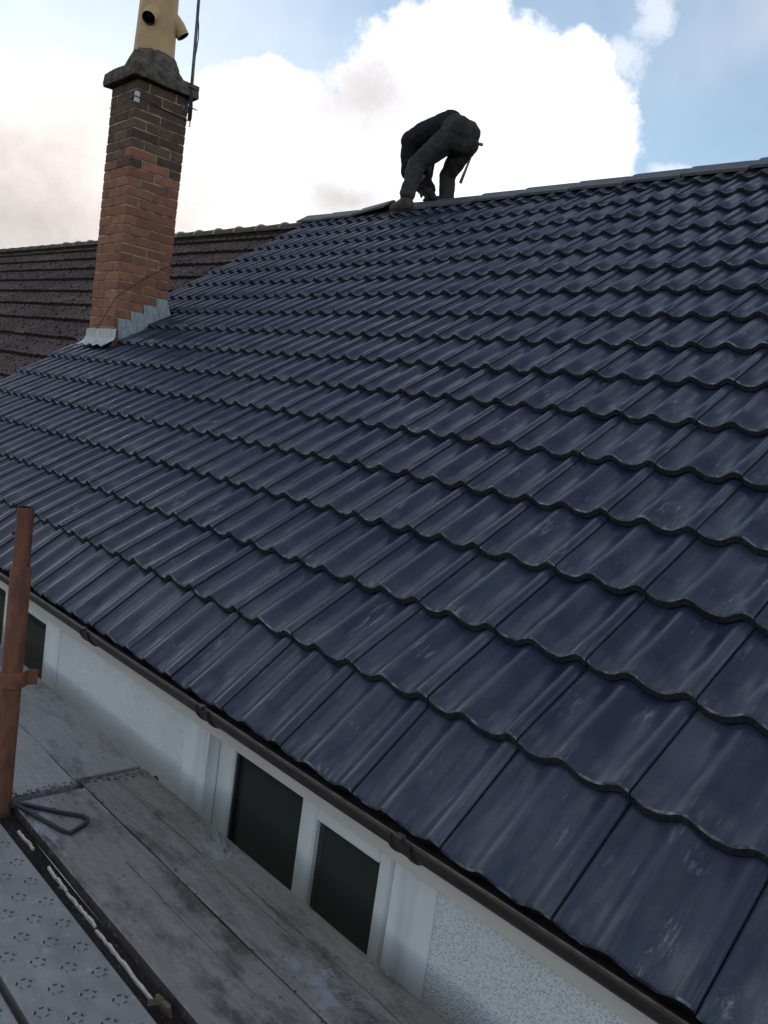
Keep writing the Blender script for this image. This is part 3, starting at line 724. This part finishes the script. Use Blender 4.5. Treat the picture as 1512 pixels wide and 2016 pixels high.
B().poly([oridge(NL+0.4)+Vector((0, dy_, dz_)) for dy_, dz_ in ((-.09,-.10),(.09,-.10),(.085,-.005),(-.085,-.005))]+[oridge(XL-0.03)+Vector((0, dy_, dz_)) for dy_, dz_ in ((-.09,-.10),(.09,-.10),(.085,-.005),(-.085,-.005))], [(0,1,2,3),(7,6,5,4),(0,4,5,1),(1,5,6,2),(2,6,7,3),(3,7,4,0)]).build('ridge_bedding', MOSS, nroof)
# mossy strip where the two roofs meet
b = B(); rs = random.Random(5)
for k in range(520):
    v = rs.uniform(0.3, 2.6)**1.0; xx = XL-0.02-abs(rs.gauss(0, 0.10)); s = rs.uniform(0.008, 0.03); c = oldpt(xx, v, 0.02)
    b.poly([c+Vector((-s,0,0)), c+Vector((0,-s,-.3*s)), c+Vector((s,0,0)), c+Vector((0,s,.3*s)), c+EN*s*0.8], [(0,1,4),(1,2,4),(2,3,4),(3,0,4)])
o = b.build('moss_strip', MOSS, nroof); o['kind'] = 'stuff'

# ------------------------------------------------------------------ scaffold
DZ = -0.45
def board(name, x0, x1, y0, y1, z, mat, rot=0.0, seed=0, th=0.038):
    """one plank: origin at its centre, slightly uneven edges"""
    rr = random.Random(seed); n = 40; L_, Wd = x1-x0, y1-y0; vs, fs = [], []
    sec = [(-.5, -th), (-.5, -0.006), (-.488, 0), (-.2, 0.0), (.2, 0.0), (.488, 0), (.5, -0.006), (.5, -th)]
    for i in range(n+1):
        t = i/n; x = -L_/2+L_*t
        for (sy, z_) in sec:
            w = 0.003*mnoise.noise(Vector((x*3, sy*2, seed*7.3)))
            vs.append((x, sy*Wd+w*(1 if abs(sy) > .4 else 0), z_+0.0015*mnoise.noise(Vector((x*5, sy*3, seed+2)))))
    m = len(sec)
    for i in range(n):
        for k in range(m): fs.append((i*m+k, i*m+(k+1) % m, (i+1)*m+(k+1) % m, (i+1)*m+k))
    fs += [tuple(range(m)), tuple(n*m+k for k in range(m))[::-1]]
    me = mesh(name, vs, fs, [mat, SIDEB], [1 if (k_ % len(sec) in (0, 6, 7) and k_ < n*len(sec)) else 0 for k_ in range(len(fs))])  # side faces take the painted shade colour
    bm = bmesh.new(); bm.from_mesh(me); bmesh.ops.recalc_face_normals(bm, faces=list(bm.faces)); bm.to_mesh(me); bm.free()
    return add(name, me, None, Matrix.Translation(((x0+x1)/2, (y0+y1)/2, z)) @ Matrix.Rotation(rot, 4, 'Z'))
GB = 'timber boards of the scaffold deck'
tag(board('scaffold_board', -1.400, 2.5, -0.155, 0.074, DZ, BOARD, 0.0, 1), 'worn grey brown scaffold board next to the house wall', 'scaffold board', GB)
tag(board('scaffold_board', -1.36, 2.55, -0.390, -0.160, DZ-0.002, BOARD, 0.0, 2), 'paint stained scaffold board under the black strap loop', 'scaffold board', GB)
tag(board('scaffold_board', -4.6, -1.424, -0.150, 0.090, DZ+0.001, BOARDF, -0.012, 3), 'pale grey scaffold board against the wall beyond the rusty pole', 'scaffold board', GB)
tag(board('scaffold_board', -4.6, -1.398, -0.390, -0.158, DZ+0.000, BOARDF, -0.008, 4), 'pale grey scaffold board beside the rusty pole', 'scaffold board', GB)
def split(board_o, x0, x1, y, seed):
    rr = random.Random(seed); n = 60; vs = []
    for i in range(n+1):
        x = x0+(x1-x0)*i/n; yy_ = y+0.006*mnoise.noise(Vector((x*4, seed, 0)))+0.002*mnoise.noise(Vector((x*30, seed, 3))); w_ = 0.0004+0.0011*abs(mnoise.noise(Vector((x*9, 4, seed))))
        vs += [(x, yy_-w_, DZ+0.0022), (x, yy_+w_, DZ+0.0022)]
    o = add('split', mesh('split', vs, [(2*i, 2*i+2, 2*i+3, 2*i+1) for i in range(n)], GAPDARK), board_o)
sb = [o_ for o_ in col.objects if o_.name.startswith('scaffold_board')]
split(sb[0], -1.395, -0.35, -0.048, 3); split(sb[0], -0.62, 0.5, -0.02, 8); split(sb[1], -0.9, -0.2, -0.245, 5)
def plank(y0, y1, x0, x1, seed, label):
    root = tag(empty('steel_plank', ((x0+x1)/2, (y0+y1)/2, DZ-0.07)), label, 'steel plank', 'punched steel planks of the scaffold deck')
    z = DZ-0.012; sec = [(y0, z-0.05), (y0, z-0.004), (y0+0.004, z), (y1-0.004, z), (y1, z-0.004), (y1, z-0.05), (y1-0.012, z-0.05), (y1-0.003, z-0.047), (y1-0.003, z-0.003), (y0+0.003, z-0.003), (y0+0.003, z-0.047), (y0+0.012, z-0.05)]
    B().prism(sec, 'X', x0, x1).build('deck_plate', STEEL, root)
    b = B(); yc = y1-0.035
    for r in range(4):
        y = yc-0.0505*r
        k = int((x1-x0)/0.1055)+1
        for j in range(-2, k+3):
            x = -0.418-0.0527*(r % 2)+0.1055*(j-int((-0.418-x0)/0.1055))
            if not (x0+0.03 < x < x1-0.03): continue
            for q in range(5):
                a = 2*math.pi*q/5+0.4; c = Vector((x+0.0145*math.cos(a), y+0.0145*math.sin(a), z)); t = Vector((-math.sin(a), math.cos(a), 0)); nn = Vector((math.cos(a), math.sin(a), 0))
                b.poly([c-t*0.0048-nn*0.0016+Vector((0,0,.0004)), c+t*0.0048-nn*0.0016+Vector((0,0,.0004)), c+t*0.0048+nn*0.0016+Vector((0,0,.0004)), c-t*0.0048+nn*0.0016+Vector((0,0,.0004))], [(0,1,2,3)], 1)
                b.poly([c-t*0.006+nn*0.002, c+t*0.006+nn*0.002, c+t*0.004+nn*0.0065, c-t*0.004+nn*0.0065, c-t*.003+nn*.003+Vector((0,0,.0028)), c+t*.003+nn*.003+Vector((0,0,.0028))], [(0,1,5,4),(1,2,5),(2,3,4,5),(3,0,4)], 0)
    o = b.build('punched_studs', [STEEL, HOLE], root); o['kind'] = 'stuff'
    return root
plank(-0.672, -0.455, -1.36, 2.4, 1, 'grey steel plank with rings of punched slots beside the gap')
plank(-0.908, -0.690, -1.36, 2.4, 2, 'grey steel plank with punched slots, next outward from the gap plank')
plank(-1.146, -0.926, -1.36, 2.4, 3, 'grey steel plank with punched slots, third out from the gap')
plank(-1.382, -1.164, -1.36, 2.4, 4, 'grey steel plank with punched slots, fourth out from the gap')
# the upright
px_, py_ = -1.372, -0.425
stand = tag(empty('scaffold_standard', (px_, py_, -2.75)), 'rusty brown scaffold upright pole rising beside the deck', 'scaffold pole')
top = Vector((px_-0.020, py_+0.003, 0.478)); jn = Vector((px_-0.012, py_+0.002, 0.300))
b = B(); b.tube([jn-Vector((0,0,.1)), top], 0.0242, 24, 0, cap=False); b.tube([top, top-Vector((0,0,.002)), top-Vector((0,0,.3))], [0.0242, 0.0205, 0.0205], 24, 1, cap=False)
b.build('inner_tube', [RUST, HOLLOW], stand, smooth=True)
B().tube([(px_+0.006, py_, -2.75), (px_, py_, -0.5), jn-Vector((0,0,.004)), jn], [0.0302, 0.0302, 0.0302, 0.027], 28).build('outer_tube', RUST, stand, smooth=True)
B().tube([(px_-0.026, py_-0.013, 0.395), (px_-0.043, py_-0.018, 0.395)], 0.006, 10).build('pin_hole', HOLLOW, stand)
# pressed V clip welded to the tube
cz = -0.045; cc = Vector((px_, py_, cz))
b = B(); pts = []
for k in range(9):
    a = math.radians(-170+k*20); pts.append((0.040*math.cos(a)*1.0, 0.036*math.sin(a)))
pts += [(0.044, 0.002), (0.068, 0.008), (0.072, 0.006)]
outl = pts+[(p[0]*0.93-0.001, p[1]*0.90+0.003) for p in reversed(pts)]
ang = math.atan2(CAM.y-py_, CAM.x-px_)+math.pi/2
mw = Matrix.Translation(cc) @ Matrix.Rotation(ang, 4, 'Z')
n = len(outl); vs = [mw @ Vector((p[0], p[1], zz)) for zz in (-0.024, 0.024) for p in outl]
b.poly(vs, [(i, (i+1) % n, n+(i+1) % n, n+i) for i in range(n)]+[(i, n-1-i, n-2-i, i+1) for i in range(n//2-1)]+[(n+i, n+i+1, 2*n-2-i, 2*n-1-i) for i in range(n//2-1)])
b.build('ledger_clip', RUST2, stand)
def tube_thing(name, p, q, r, mat, label, cat, group=None):
    o = tag(B().tube([p, q], r, 20).build(name, mat, None, smooth=False), label, cat, group); return o
tube_thing('transom_tube', (-1.405, -1.75, DZ-0.068), (-1.405, 0.128, DZ-0.068), 0.0242, GAPDARK, 'scaffold transom tube under the board ends poking out at the wall', 'scaffold tube', 'transom tubes under the deck')
tube_thing('transom_tube', (0.55, -1.75, DZ-0.090), (0.55, 0.10, DZ-0.090), 0.0242, GALV, 'scaffold transom tube under the steel planks and boards clear of the pole', 'scaffold tube', 'transom tubes under the deck')
tube_thing('transom_tube', (-3.9, -1.75, DZ-0.066), (-3.9, 0.10, DZ-0.066), 0.0242, GALV, 'scaffold transom tube under the pale boards', 'scaffold tube', 'transom tubes under the deck')
# black strap loop lying on the boards
SP = [(2, 1574), (60, 1586), (112, 1598), (160, 1606), (172, 1612), (168, 1622), (138, 1640), (120, 1634), (70, 1606), (35, 1586), (4, 1578)]
pts = [on_Z(x, y, DZ+0.006) for x, y in SP]
b = B(); w = Vector((0,0,0.009)); vs = []
for i, p in enumerate(pts):
    t = (pts[min(i+1, len(pts)-1)]-pts[max(i-1, 0)]).normalized(); nrm = Vector((-t.y, t.x, 0))*0.0055
    vs += [p-nrm-Vector((0,0,.005)), p+nrm-Vector((0,0,.005)), p+nrm+Vector((0,0,.004)), p-nrm+Vector((0,0,.004))]
fs = []
for i in range(len(pts)-1):
    for k in range(4): fs.append((i*4+k, i*4+(k+1) % 4, i*4+4+(k+1) % 4, i*4+4+k))
fs += [(0,1,2,3), tuple(len(vs)-4+k for k in (3,2,1,0))]
tag(b.poly(vs, fs).build('packing_strap', BLACKP), 'bent loop of flat black plastic strap lying on the boards', 'strap')
tag(board('gap_filler', -1.345, 2.4, -0.4525, -0.3935, DZ-0.034, DARKB, 0.0, 9, 0.03), 'dark timber batten added to darken the gap of the deck', 'filler')  # dark strip added so the gap between board and plank looks shaded
# torn foam strips lying in the gap
def foam(pa, pb_, label, seed):
    a, c = on_Z(*pa, DZ-0.027), on_Z(*pb_, DZ-0.027); rr = random.Random(seed); n = 16; vs, fs = [], []
    for i in range(n+1):
        p = a.lerp(c, i/n); p.y = p.y+rr.uniform(-.0015, .0015); h_ = rr.uniform(0.0, 0.004)
        vs += [(p.x, p.y-0.003, DZ-0.0345), (p.x, p.y+0.003, DZ-0.0345), (p.x, p.y+0.0035+rr.uniform(-.0012,.0008), DZ-0.0285+h_), (p.x, p.y-0.0035+rr.uniform(-.0008,.001), DZ-0.0285+h_)]
    for i in range(n):
        for k in range(4): fs.append((i*4+k, i*4+(k+1) % 4, i*4+4+(k+1) % 4, i*4+4+k))
    fs += [(0,3,2,1), (n*4, n*4+1, n*4+2, n*4+3)]
    tag(B().poly(vs, fs).build('foam_strip', FOAM), label, 'foam strip', 'torn foam strips in the deck gap')
foam((37, 1636), (66, 1670), 'short torn pale foam strip near the rusty pole foot', 1)
foam((95, 1707), (131, 1753), 'torn pale foam strip next after the short one from the pole', 2)
foam((133, 1757), (188, 1823), 'middle length of torn pale foam strip in the deck gap', 3)
foam((190, 1829), (302, 1970), 'longest torn pale foam strip, ending at the split wood piece', 4)
q = on_Z(322, 1975, DZ-0.01)
b = B(); b.box((-0.026, -0.005, -0.030), (0.026, 0.005, 0.010), bev=0.003, mw=Matrix.Translation(q) @ Matrix.Rotation(0.12, 4, 'Z') @ Matrix.Rotation(0.25, 4, 'X')); b.box((-0.035, -0.002, 0.0), (-0.002, 0.002, 0.014), mw=Matrix.Translation(q) @ Matrix.Rotation(1.2, 4, 'Z'))
tag(b.build('wood_offcut', CHIP), 'small split wood piece wedged in the deck gap', 'wood offcut')
q = on_Z(4, 1592, DZ-0.02)
tag(B().box((-0.05, -0.02, -0.045), (0.02, 0.02, 0.012), bev=0.004, mw=Matrix.Translation((q.x-0.0, q.y-0.012, q.z)) @ Matrix.Rotation(0.5, 4, 'Z')).build('packing_block', CHIP), 'rough wood packing block at the foot of the rusty pole', 'wood block')
# dead leaves and grit along the board ends
b = B(); rs = random.Random(9)
for k in range(300):
    t = rs.random()**0.7; x = -1.40+0.03*(1-t)+rs.gauss(0, 0.022 if t > 0.5 else 0.012); y = 0.06-0.46*t+rs.gauss(0, 0.01)
    if rs.random() < 0.12: x, y = rs.uniform(-1.36, 0.2), -0.158+rs.gauss(0, 0.006)
    if rs.random() < 0.12: x, y = rs.gauss(-1.28, 0.06), rs.gauss(-0.33, 0.05)
    s = rs.uniform(0.001, 0.0036); a = rs.uniform(0, 6.28); c = Vector((x, y, DZ+0.0035)); u = Vector((math.cos(a), math.sin(a), rs.uniform(-.1, .3)))*s*1.6; v = Vector((-math.sin(a), math.cos(a), rs.uniform(-.1,.3)))*s
    b.poly([c-u, c-v, c+u, c+v, c+Vector((0,0,s*.8))], [(0,1,4),(1,2,4),(2,3,4),(3,0,4)])
o = tag(b.build('debris', LEAVES), 'dry reddish leaf litter and grit along the board ends', 'debris', kind='stuff')

# ------------------------------------------------------------------ person bending over the ridge
def blobby(name, caps, mat, parent, voxel=0.012, smooth=5, fold=0.0):
    """union of tapered capsules, remeshed to one continuous surface"""
    vs, fs = [], []
    for (p, q, r0_, r1_) in caps:
        p, q = Vector(p), Vector(q); ax = q-p; ln = ax.length
        ax = ax.normalized() if ln > 1e-5 else Vector((0, 0, 1)); a = ax.orthogonal().normalized(); b_ = ax.cross(a); seg, rings = 14, []
        prof_ = [(p-ax*r0_*math.cos(t), r0_*math.sin(t)) for t in (0.25, 0.6, 1.0, 1.35)]+[(p, r0_), (q, r1_)]+[(q+ax*r1_*math.cos(t), r1_*math.sin(t)) for t in (1.35, 1.0, 0.6, 0.25)]
        n0 = len(vs)
        for (c, r) in prof_: vs += [c+(a*math.cos(2*math.pi*k/seg)+b_*math.sin(2*math.pi*k/seg))*r for k in range(seg)]
        m_ = len(prof_)
        fs += [tuple(n0+k for k in range(seg))[::-1], tuple(n0+(m_-1)*seg+k for k in range(seg))]
        fs += [(n0+i*seg+k, n0+i*seg+(k+1) % seg, n0+(i+1)*seg+(k+1) % seg, n0+(i+1)*seg+k) for i in range(m_-1) for k in range(seg)]
    o = add(name, mesh(name, vs, fs, mat), parent)
    m = o.modifiers.new('remesh', 'REMESH'); m.mode = 'VOXEL'; m.voxel_size = voxel; m.use_smooth_shade = True
    m = o.modifiers.new('smooth', 'SMOOTH'); m.iterations = smooth; m.factor = 0.5
    if fold:
        t = bpy.data.textures.new(name, 'CLOUDS'); t.noise_scale = 0.08; t.noise_depth = 2
        m = o.modifiers.new('folds', 'DISPLACE'); m.texture = t; m.strength = fold; m.mid_level = 0.5; m.texture_coords = 'GLOBAL'
    return o
V3 = Vector
Lank, Lkne, Lhip = V3((-4.665, 3.995, 2.885)), V3((-4.665, 4.06, 3.235)), V3((-4.415, 4.195, 3.485))
Rank, Rkne, Rhip = V3((-4.565, 4.43, 2.865)), V3((-4.60, 4.42, 3.235)), V3((-4.36, 4.365, 3.485))
pel, wai, che, nek = V3((-4.375, 4.28, 3.545)), V3((-4.53, 4.275, 3.625)), V3((-4.77, 4.265, 3.560)), V3((-4.89, 4.31, 3.44))
Lsh, Rsh = V3((-4.87, 4.13, 3.495)), V3((-4.87, 4.41, 3.495))
Lel, Lwr = V3((-4.90, 4.17, 3.235)), V3((-4.74, 4.245, 3.065))
Rel, Rwr = V3((-4.90, 4.42, 3.235)), V3((-4.70, 4.33, 3.085))
hed, hed2 = V3((-4.90, 4.36, 3.33)), V3((-4.90, 4.37, 3.22))
per = tag(empty('person', (-4.6, 4.15, 2.80)), 'person in dark work clothes bending over the ridge tiles', 'person')
def hand_caps(wr, dirv, side, up, g=0.0):
    """palm, four bent fingers of unequal length and a thumb leaving the side of the palm"""
    d = dirv.normalized(); s = (side-d*side.dot(d)).normalized(); u = d.cross(s); palm = wr+d*0.050; c = []
    for off in (-0.026, -0.009, 0.009, 0.026): c.append((wr+d*0.012+s*off*0.7, palm+d*0.030+s*off, 0.014+g, 0.0125+g))
    for off, ln in ((-0.030, 0.066), (-0.010, 0.076), (0.010, 0.071), (0.029, 0.055)):
        a = palm+d*0.034+s*off; b1 = a+d*ln*0.40-u*0.010; b2 = b1+d*ln*0.10-u*ln*0.34; b3 = b2-d*ln*0.20-u*ln*0.14
        c += [(a, b1, 0.0096+g, 0.0090+g), (b1, b2, 0.0090+g, 0.0084+g), (b2, b3, 0.0084+g, 0.0074+g)]
    a = palm-d*0.022-s*0.032; b1 = a-s*0.020+d*0.026-u*0.012; b2 = b1+s*0.006+d*0.020-u*0.018
    return c+[(a, b1, 0.0120+g, 0.0102+g), (b1, b2, 0.0100+g, 0.0086+g)]
mid = lambda a, b_, t: a.lerp(b_, t)
HL = (Lwr, V3((0.55, 0.10, -0.45)), V3((0, 1, 0)), V3((-0.5, 0, 0.6))); HR = (Rwr, V3((0.45, -0.15, -0.55)), V3((0, 1, 0)), V3((-0.5, 0, 0.6)))
yy = V3((0, 0.07, 0))
blobby('body', [(pel-yy, pel+yy, 0.085, 0.085), (pel-yy*.5, wai-yy*.5, 0.08, 0.075), (pel+yy*.5, wai+yy*.5, 0.08, 0.075), (wai-yy*.6, che-yy*.7, 0.075, 0.085), (wai+yy*.6, che+yy*.7, 0.075, 0.085), (che, nek, 0.09, 0.05), (nek, hed, 0.05, 0.07), (hed, hed2, 0.085, 0.066),
       (Lhip, Lkne, 0.085, 0.055), (Lkne, Lank, 0.055, 0.036), (Rhip, Rkne, 0.085, 0.055), (Rkne, Rank, 0.055, 0.036), (Lank, Lank+V3((-0.12, 0, -0.045)), 0.036, 0.026), (Rank, Rank+V3((-0.12, 0, -0.045)), 0.036, 0.026),
       (che-yy, Lsh, 0.07, 0.055), (Lsh, Lel, 0.045, 0.030), (Lel, Lwr, 0.030, 0.024), (che+yy, Rsh, 0.07, 0.055), (Rsh, Rel, 0.045, 0.030), (Rel, Rwr, 0.030, 0.024)]+hand_caps(*HL)+hand_caps(*HR), SKIN, per, 0.006, 3)
for h_ in (HL, HR): blobby('work_glove', [(h_[0]-h_[1].normalized()*0.03, h_[0]+h_[1].normalized()*0.02, 0.034, 0.030)]+hand_caps(*h_, 0.004), BLACKP, per, 0.005, 2)
# face: nose, eyes, ears, mouth, on the hanging head
fd = (hed2-hed).normalized(); fx = V3((-1, 0, -0.15)).normalized()
b = B()
hc = hed.lerp(hed2, 0.45)
b.tube([hc+fx*0.075-fd*0.01, hc+fx*0.098+fd*0.018, hc+fx*0.080+fd*0.026], [0.006, 0.013, 0.010], 10)
for s in (-1, 1):
    b.tube([hc+V3((0, s*0.080, 0))+fd*0.012, hc+V3((0.008, s*0.092, 0))-fd*0.02], [0.012, 0.020], 10)
    b.tube([hc+V3((0, s*0.030, 0))+fx*0.068-fd*0.014, hc+V3((0, s*0.030, 0))+fx*0.078-fd*0.014], 0.010, 10)
b.tube([hc+fx*0.074+fd*0.055+V3((0,-.022,0)), hc+fx*0.080+fd*0.056, hc+fx*0.074+fd*0.055+V3((0,.022,0))], 0.006, 8)
b.build('face', SKIN, per, smooth=True)
blobby('hair', [(hed-fd*0.035-fx*0.012, hed+fd*0.03-fx*0.028, 0.088, 0.074)], HAIR, per, 0.008, 3)
# trousers and jacket
blobby('trousers', [(Lhip+V3((0.03, 0.03, 0.0)), Rhip+V3((0.0, -0.03, 0.0)), 0.132, 0.132), (pel+V3((0.02, -0.05, 0)), wai+V3((0.05, -0.05, -0.01)), 0.135, 0.115), (pel+V3((0.02, 0.05, 0)), wai+V3((0.05, 0.05, -0.01)), 0.135, 0.115),
       (Lhip, mid(Lhip, Lkne, .55), 0.120, 0.098), (mid(Lhip, Lkne, .55), Lkne, 0.098, 0.084), (Lkne, mid(Lkne, Lank, .5), 0.086, 0.075), (mid(Lkne, Lank, .5), Lank+V3((0, 0, 0.10)), 0.075, 0.070), (Lank+V3((0.004, 0, 0.11)), Lank+V3((0, 0, 0.070)), 0.070, 0.078),
       (Rhip, mid(Rhip, Rkne, .55), 0.116, 0.094), (mid(Rhip, Rkne, .55), Rkne, 0.094, 0.080), (Rkne, mid(Rkne, Rank, .5), 0.080, 0.074), (mid(Rkne, Rank, .5), Rank+V3((0, 0, 0.10)), 0.074, 0.072)], TROU, per, 0.010, 3, 0.024)
blobby('jacket', [(wai-yy*.8+V3((0.06, 0, 0)), che-yy*.9, 0.118, 0.122), (wai+yy*.8+V3((0.06, 0, 0)), che+yy*.9, 0.118, 0.122), (che, nek, 0.125, 0.085), (che-yy, Lsh, 0.105, 0.092), (che+yy, Rsh, 0.105, 0.092),
       (Lsh, Lel, 0.085, 0.064), (Lel, Lwr, 0.064, 0.043), (Rsh, Rel, 0.085, 0.064), (Rel, Rwr, 0.064, 0.043), (che+V3((-0.03, 0, 0.0)), nek+V3((-0.01, -0.06, 0.03)), 0.11, 0.085)], JACK, per, 0.010, 3, 0.022)
def boot(ank, slope, nm='boot'):
    """upper, toe and sole, resting on the given slope"""
    d = V3((-1, 0, 0)); s = V3((0, math.cos(slope), math.sin(slope))); u = d.cross(s); u = u if u.z > 0 else -u
    bs = ank-u*0.085
    o = blobby(nm, [(ank+V3((0,0,0.07)), ank, 0.058, 0.060), (ank, bs+u*0.055-d*0.025, 0.058, 0.052), (ank, bs+u*0.050+d*0.11, 0.056, 0.050), (bs+u*0.050-d*0.02, bs+u*0.048+d*0.15, 0.050, 0.047), (bs+u*0.048+d*0.14, bs+u*0.040+d*0.185, 0.049, 0.038)], BOOT, per, 0.008, 3)
    b = B(); out_ = []
    for k in range(24):
        a = 2*math.pi*k/24; lx = math.cos(a)*0.155+0.075; wy = math.sin(a)*(0.050 if math.cos(a) > -0.2 else 0.043); out_.append((lx, wy))
    vs = [bs+d*p[0]+s*p[1]+u*h_ for h_ in (-0.008, 0.016) for p in out_]
    b.poly(vs, [tuple(range(24)), tuple(range(24, 48))[::-1]]+[(k, (k+1) % 24, 24+(k+1) % 24, 24+k) for k in range(24)])
    b.build('boot_sole', BLACKP, o)
boot(Lank, TH*0.55); boot(Rank, -TH)
# hammer hanging from the belt
ha, hb = on_Y(938, 282, 4.42), on_Y(906, 361, 4.42)
ham = tag(empty('hammer', hb), 'hammer with a wooden handle hanging from the bending person', 'hammer')
B().tube([ha, ha.lerp(hb, .5), ha.lerp(hb, .75), hb], [0.007, 0.010, 0.014, 0.0155], 14).build('handle', WOODH, ham, smooth=True)
b = B(); e = V3((0.3, 0.95, 0.05)).normalized(); b.tube([ha-e*0.055, ha-e*0.02, ha+e*0.02, ha+e*0.035, ha+e*0.065], [0.008, 0.013, 0.012, 0.015, 0.015], 12); b.build('head', GALV, ham, smooth=True)
# cordless driver in the hand
hd = on_Y(842, 383, 4.27); dr = tag(empty('cordless_driver', hd), 'black cordless driver held down onto the ridge', 'driver')
e1, e2 = V3((-0.35, 0.25, -0.75)).normalized(), V3((0.72, 0.35, -0.50)).normalized()
b = B(); b.tube([hd-e1*0.055, hd-e1*0.04, hd+e1*0.02, hd+e1*0.05, hd+e1*0.065, hd+e1*0.11], [0.024, 0.031, 0.031, 0.024, 0.014, 0.011], 16).build('motor_body', BLACKP, dr, smooth=True)
B().tube([hd-e1*0.01, hd+e2*0.06, hd+e2*0.10], [0.022, 0.019, 0.021], 12).build('grip', BLACKP, dr, smooth=True)
mw = frame(hd+e2*0.115, e1, V3(e2).cross(e1).normalized(), e2)
B().box((-0.045, -0.035, -0.022), (0.045, 0.035, 0.025), bev=0.008, mw=mw).build('battery', BLACKP, dr)
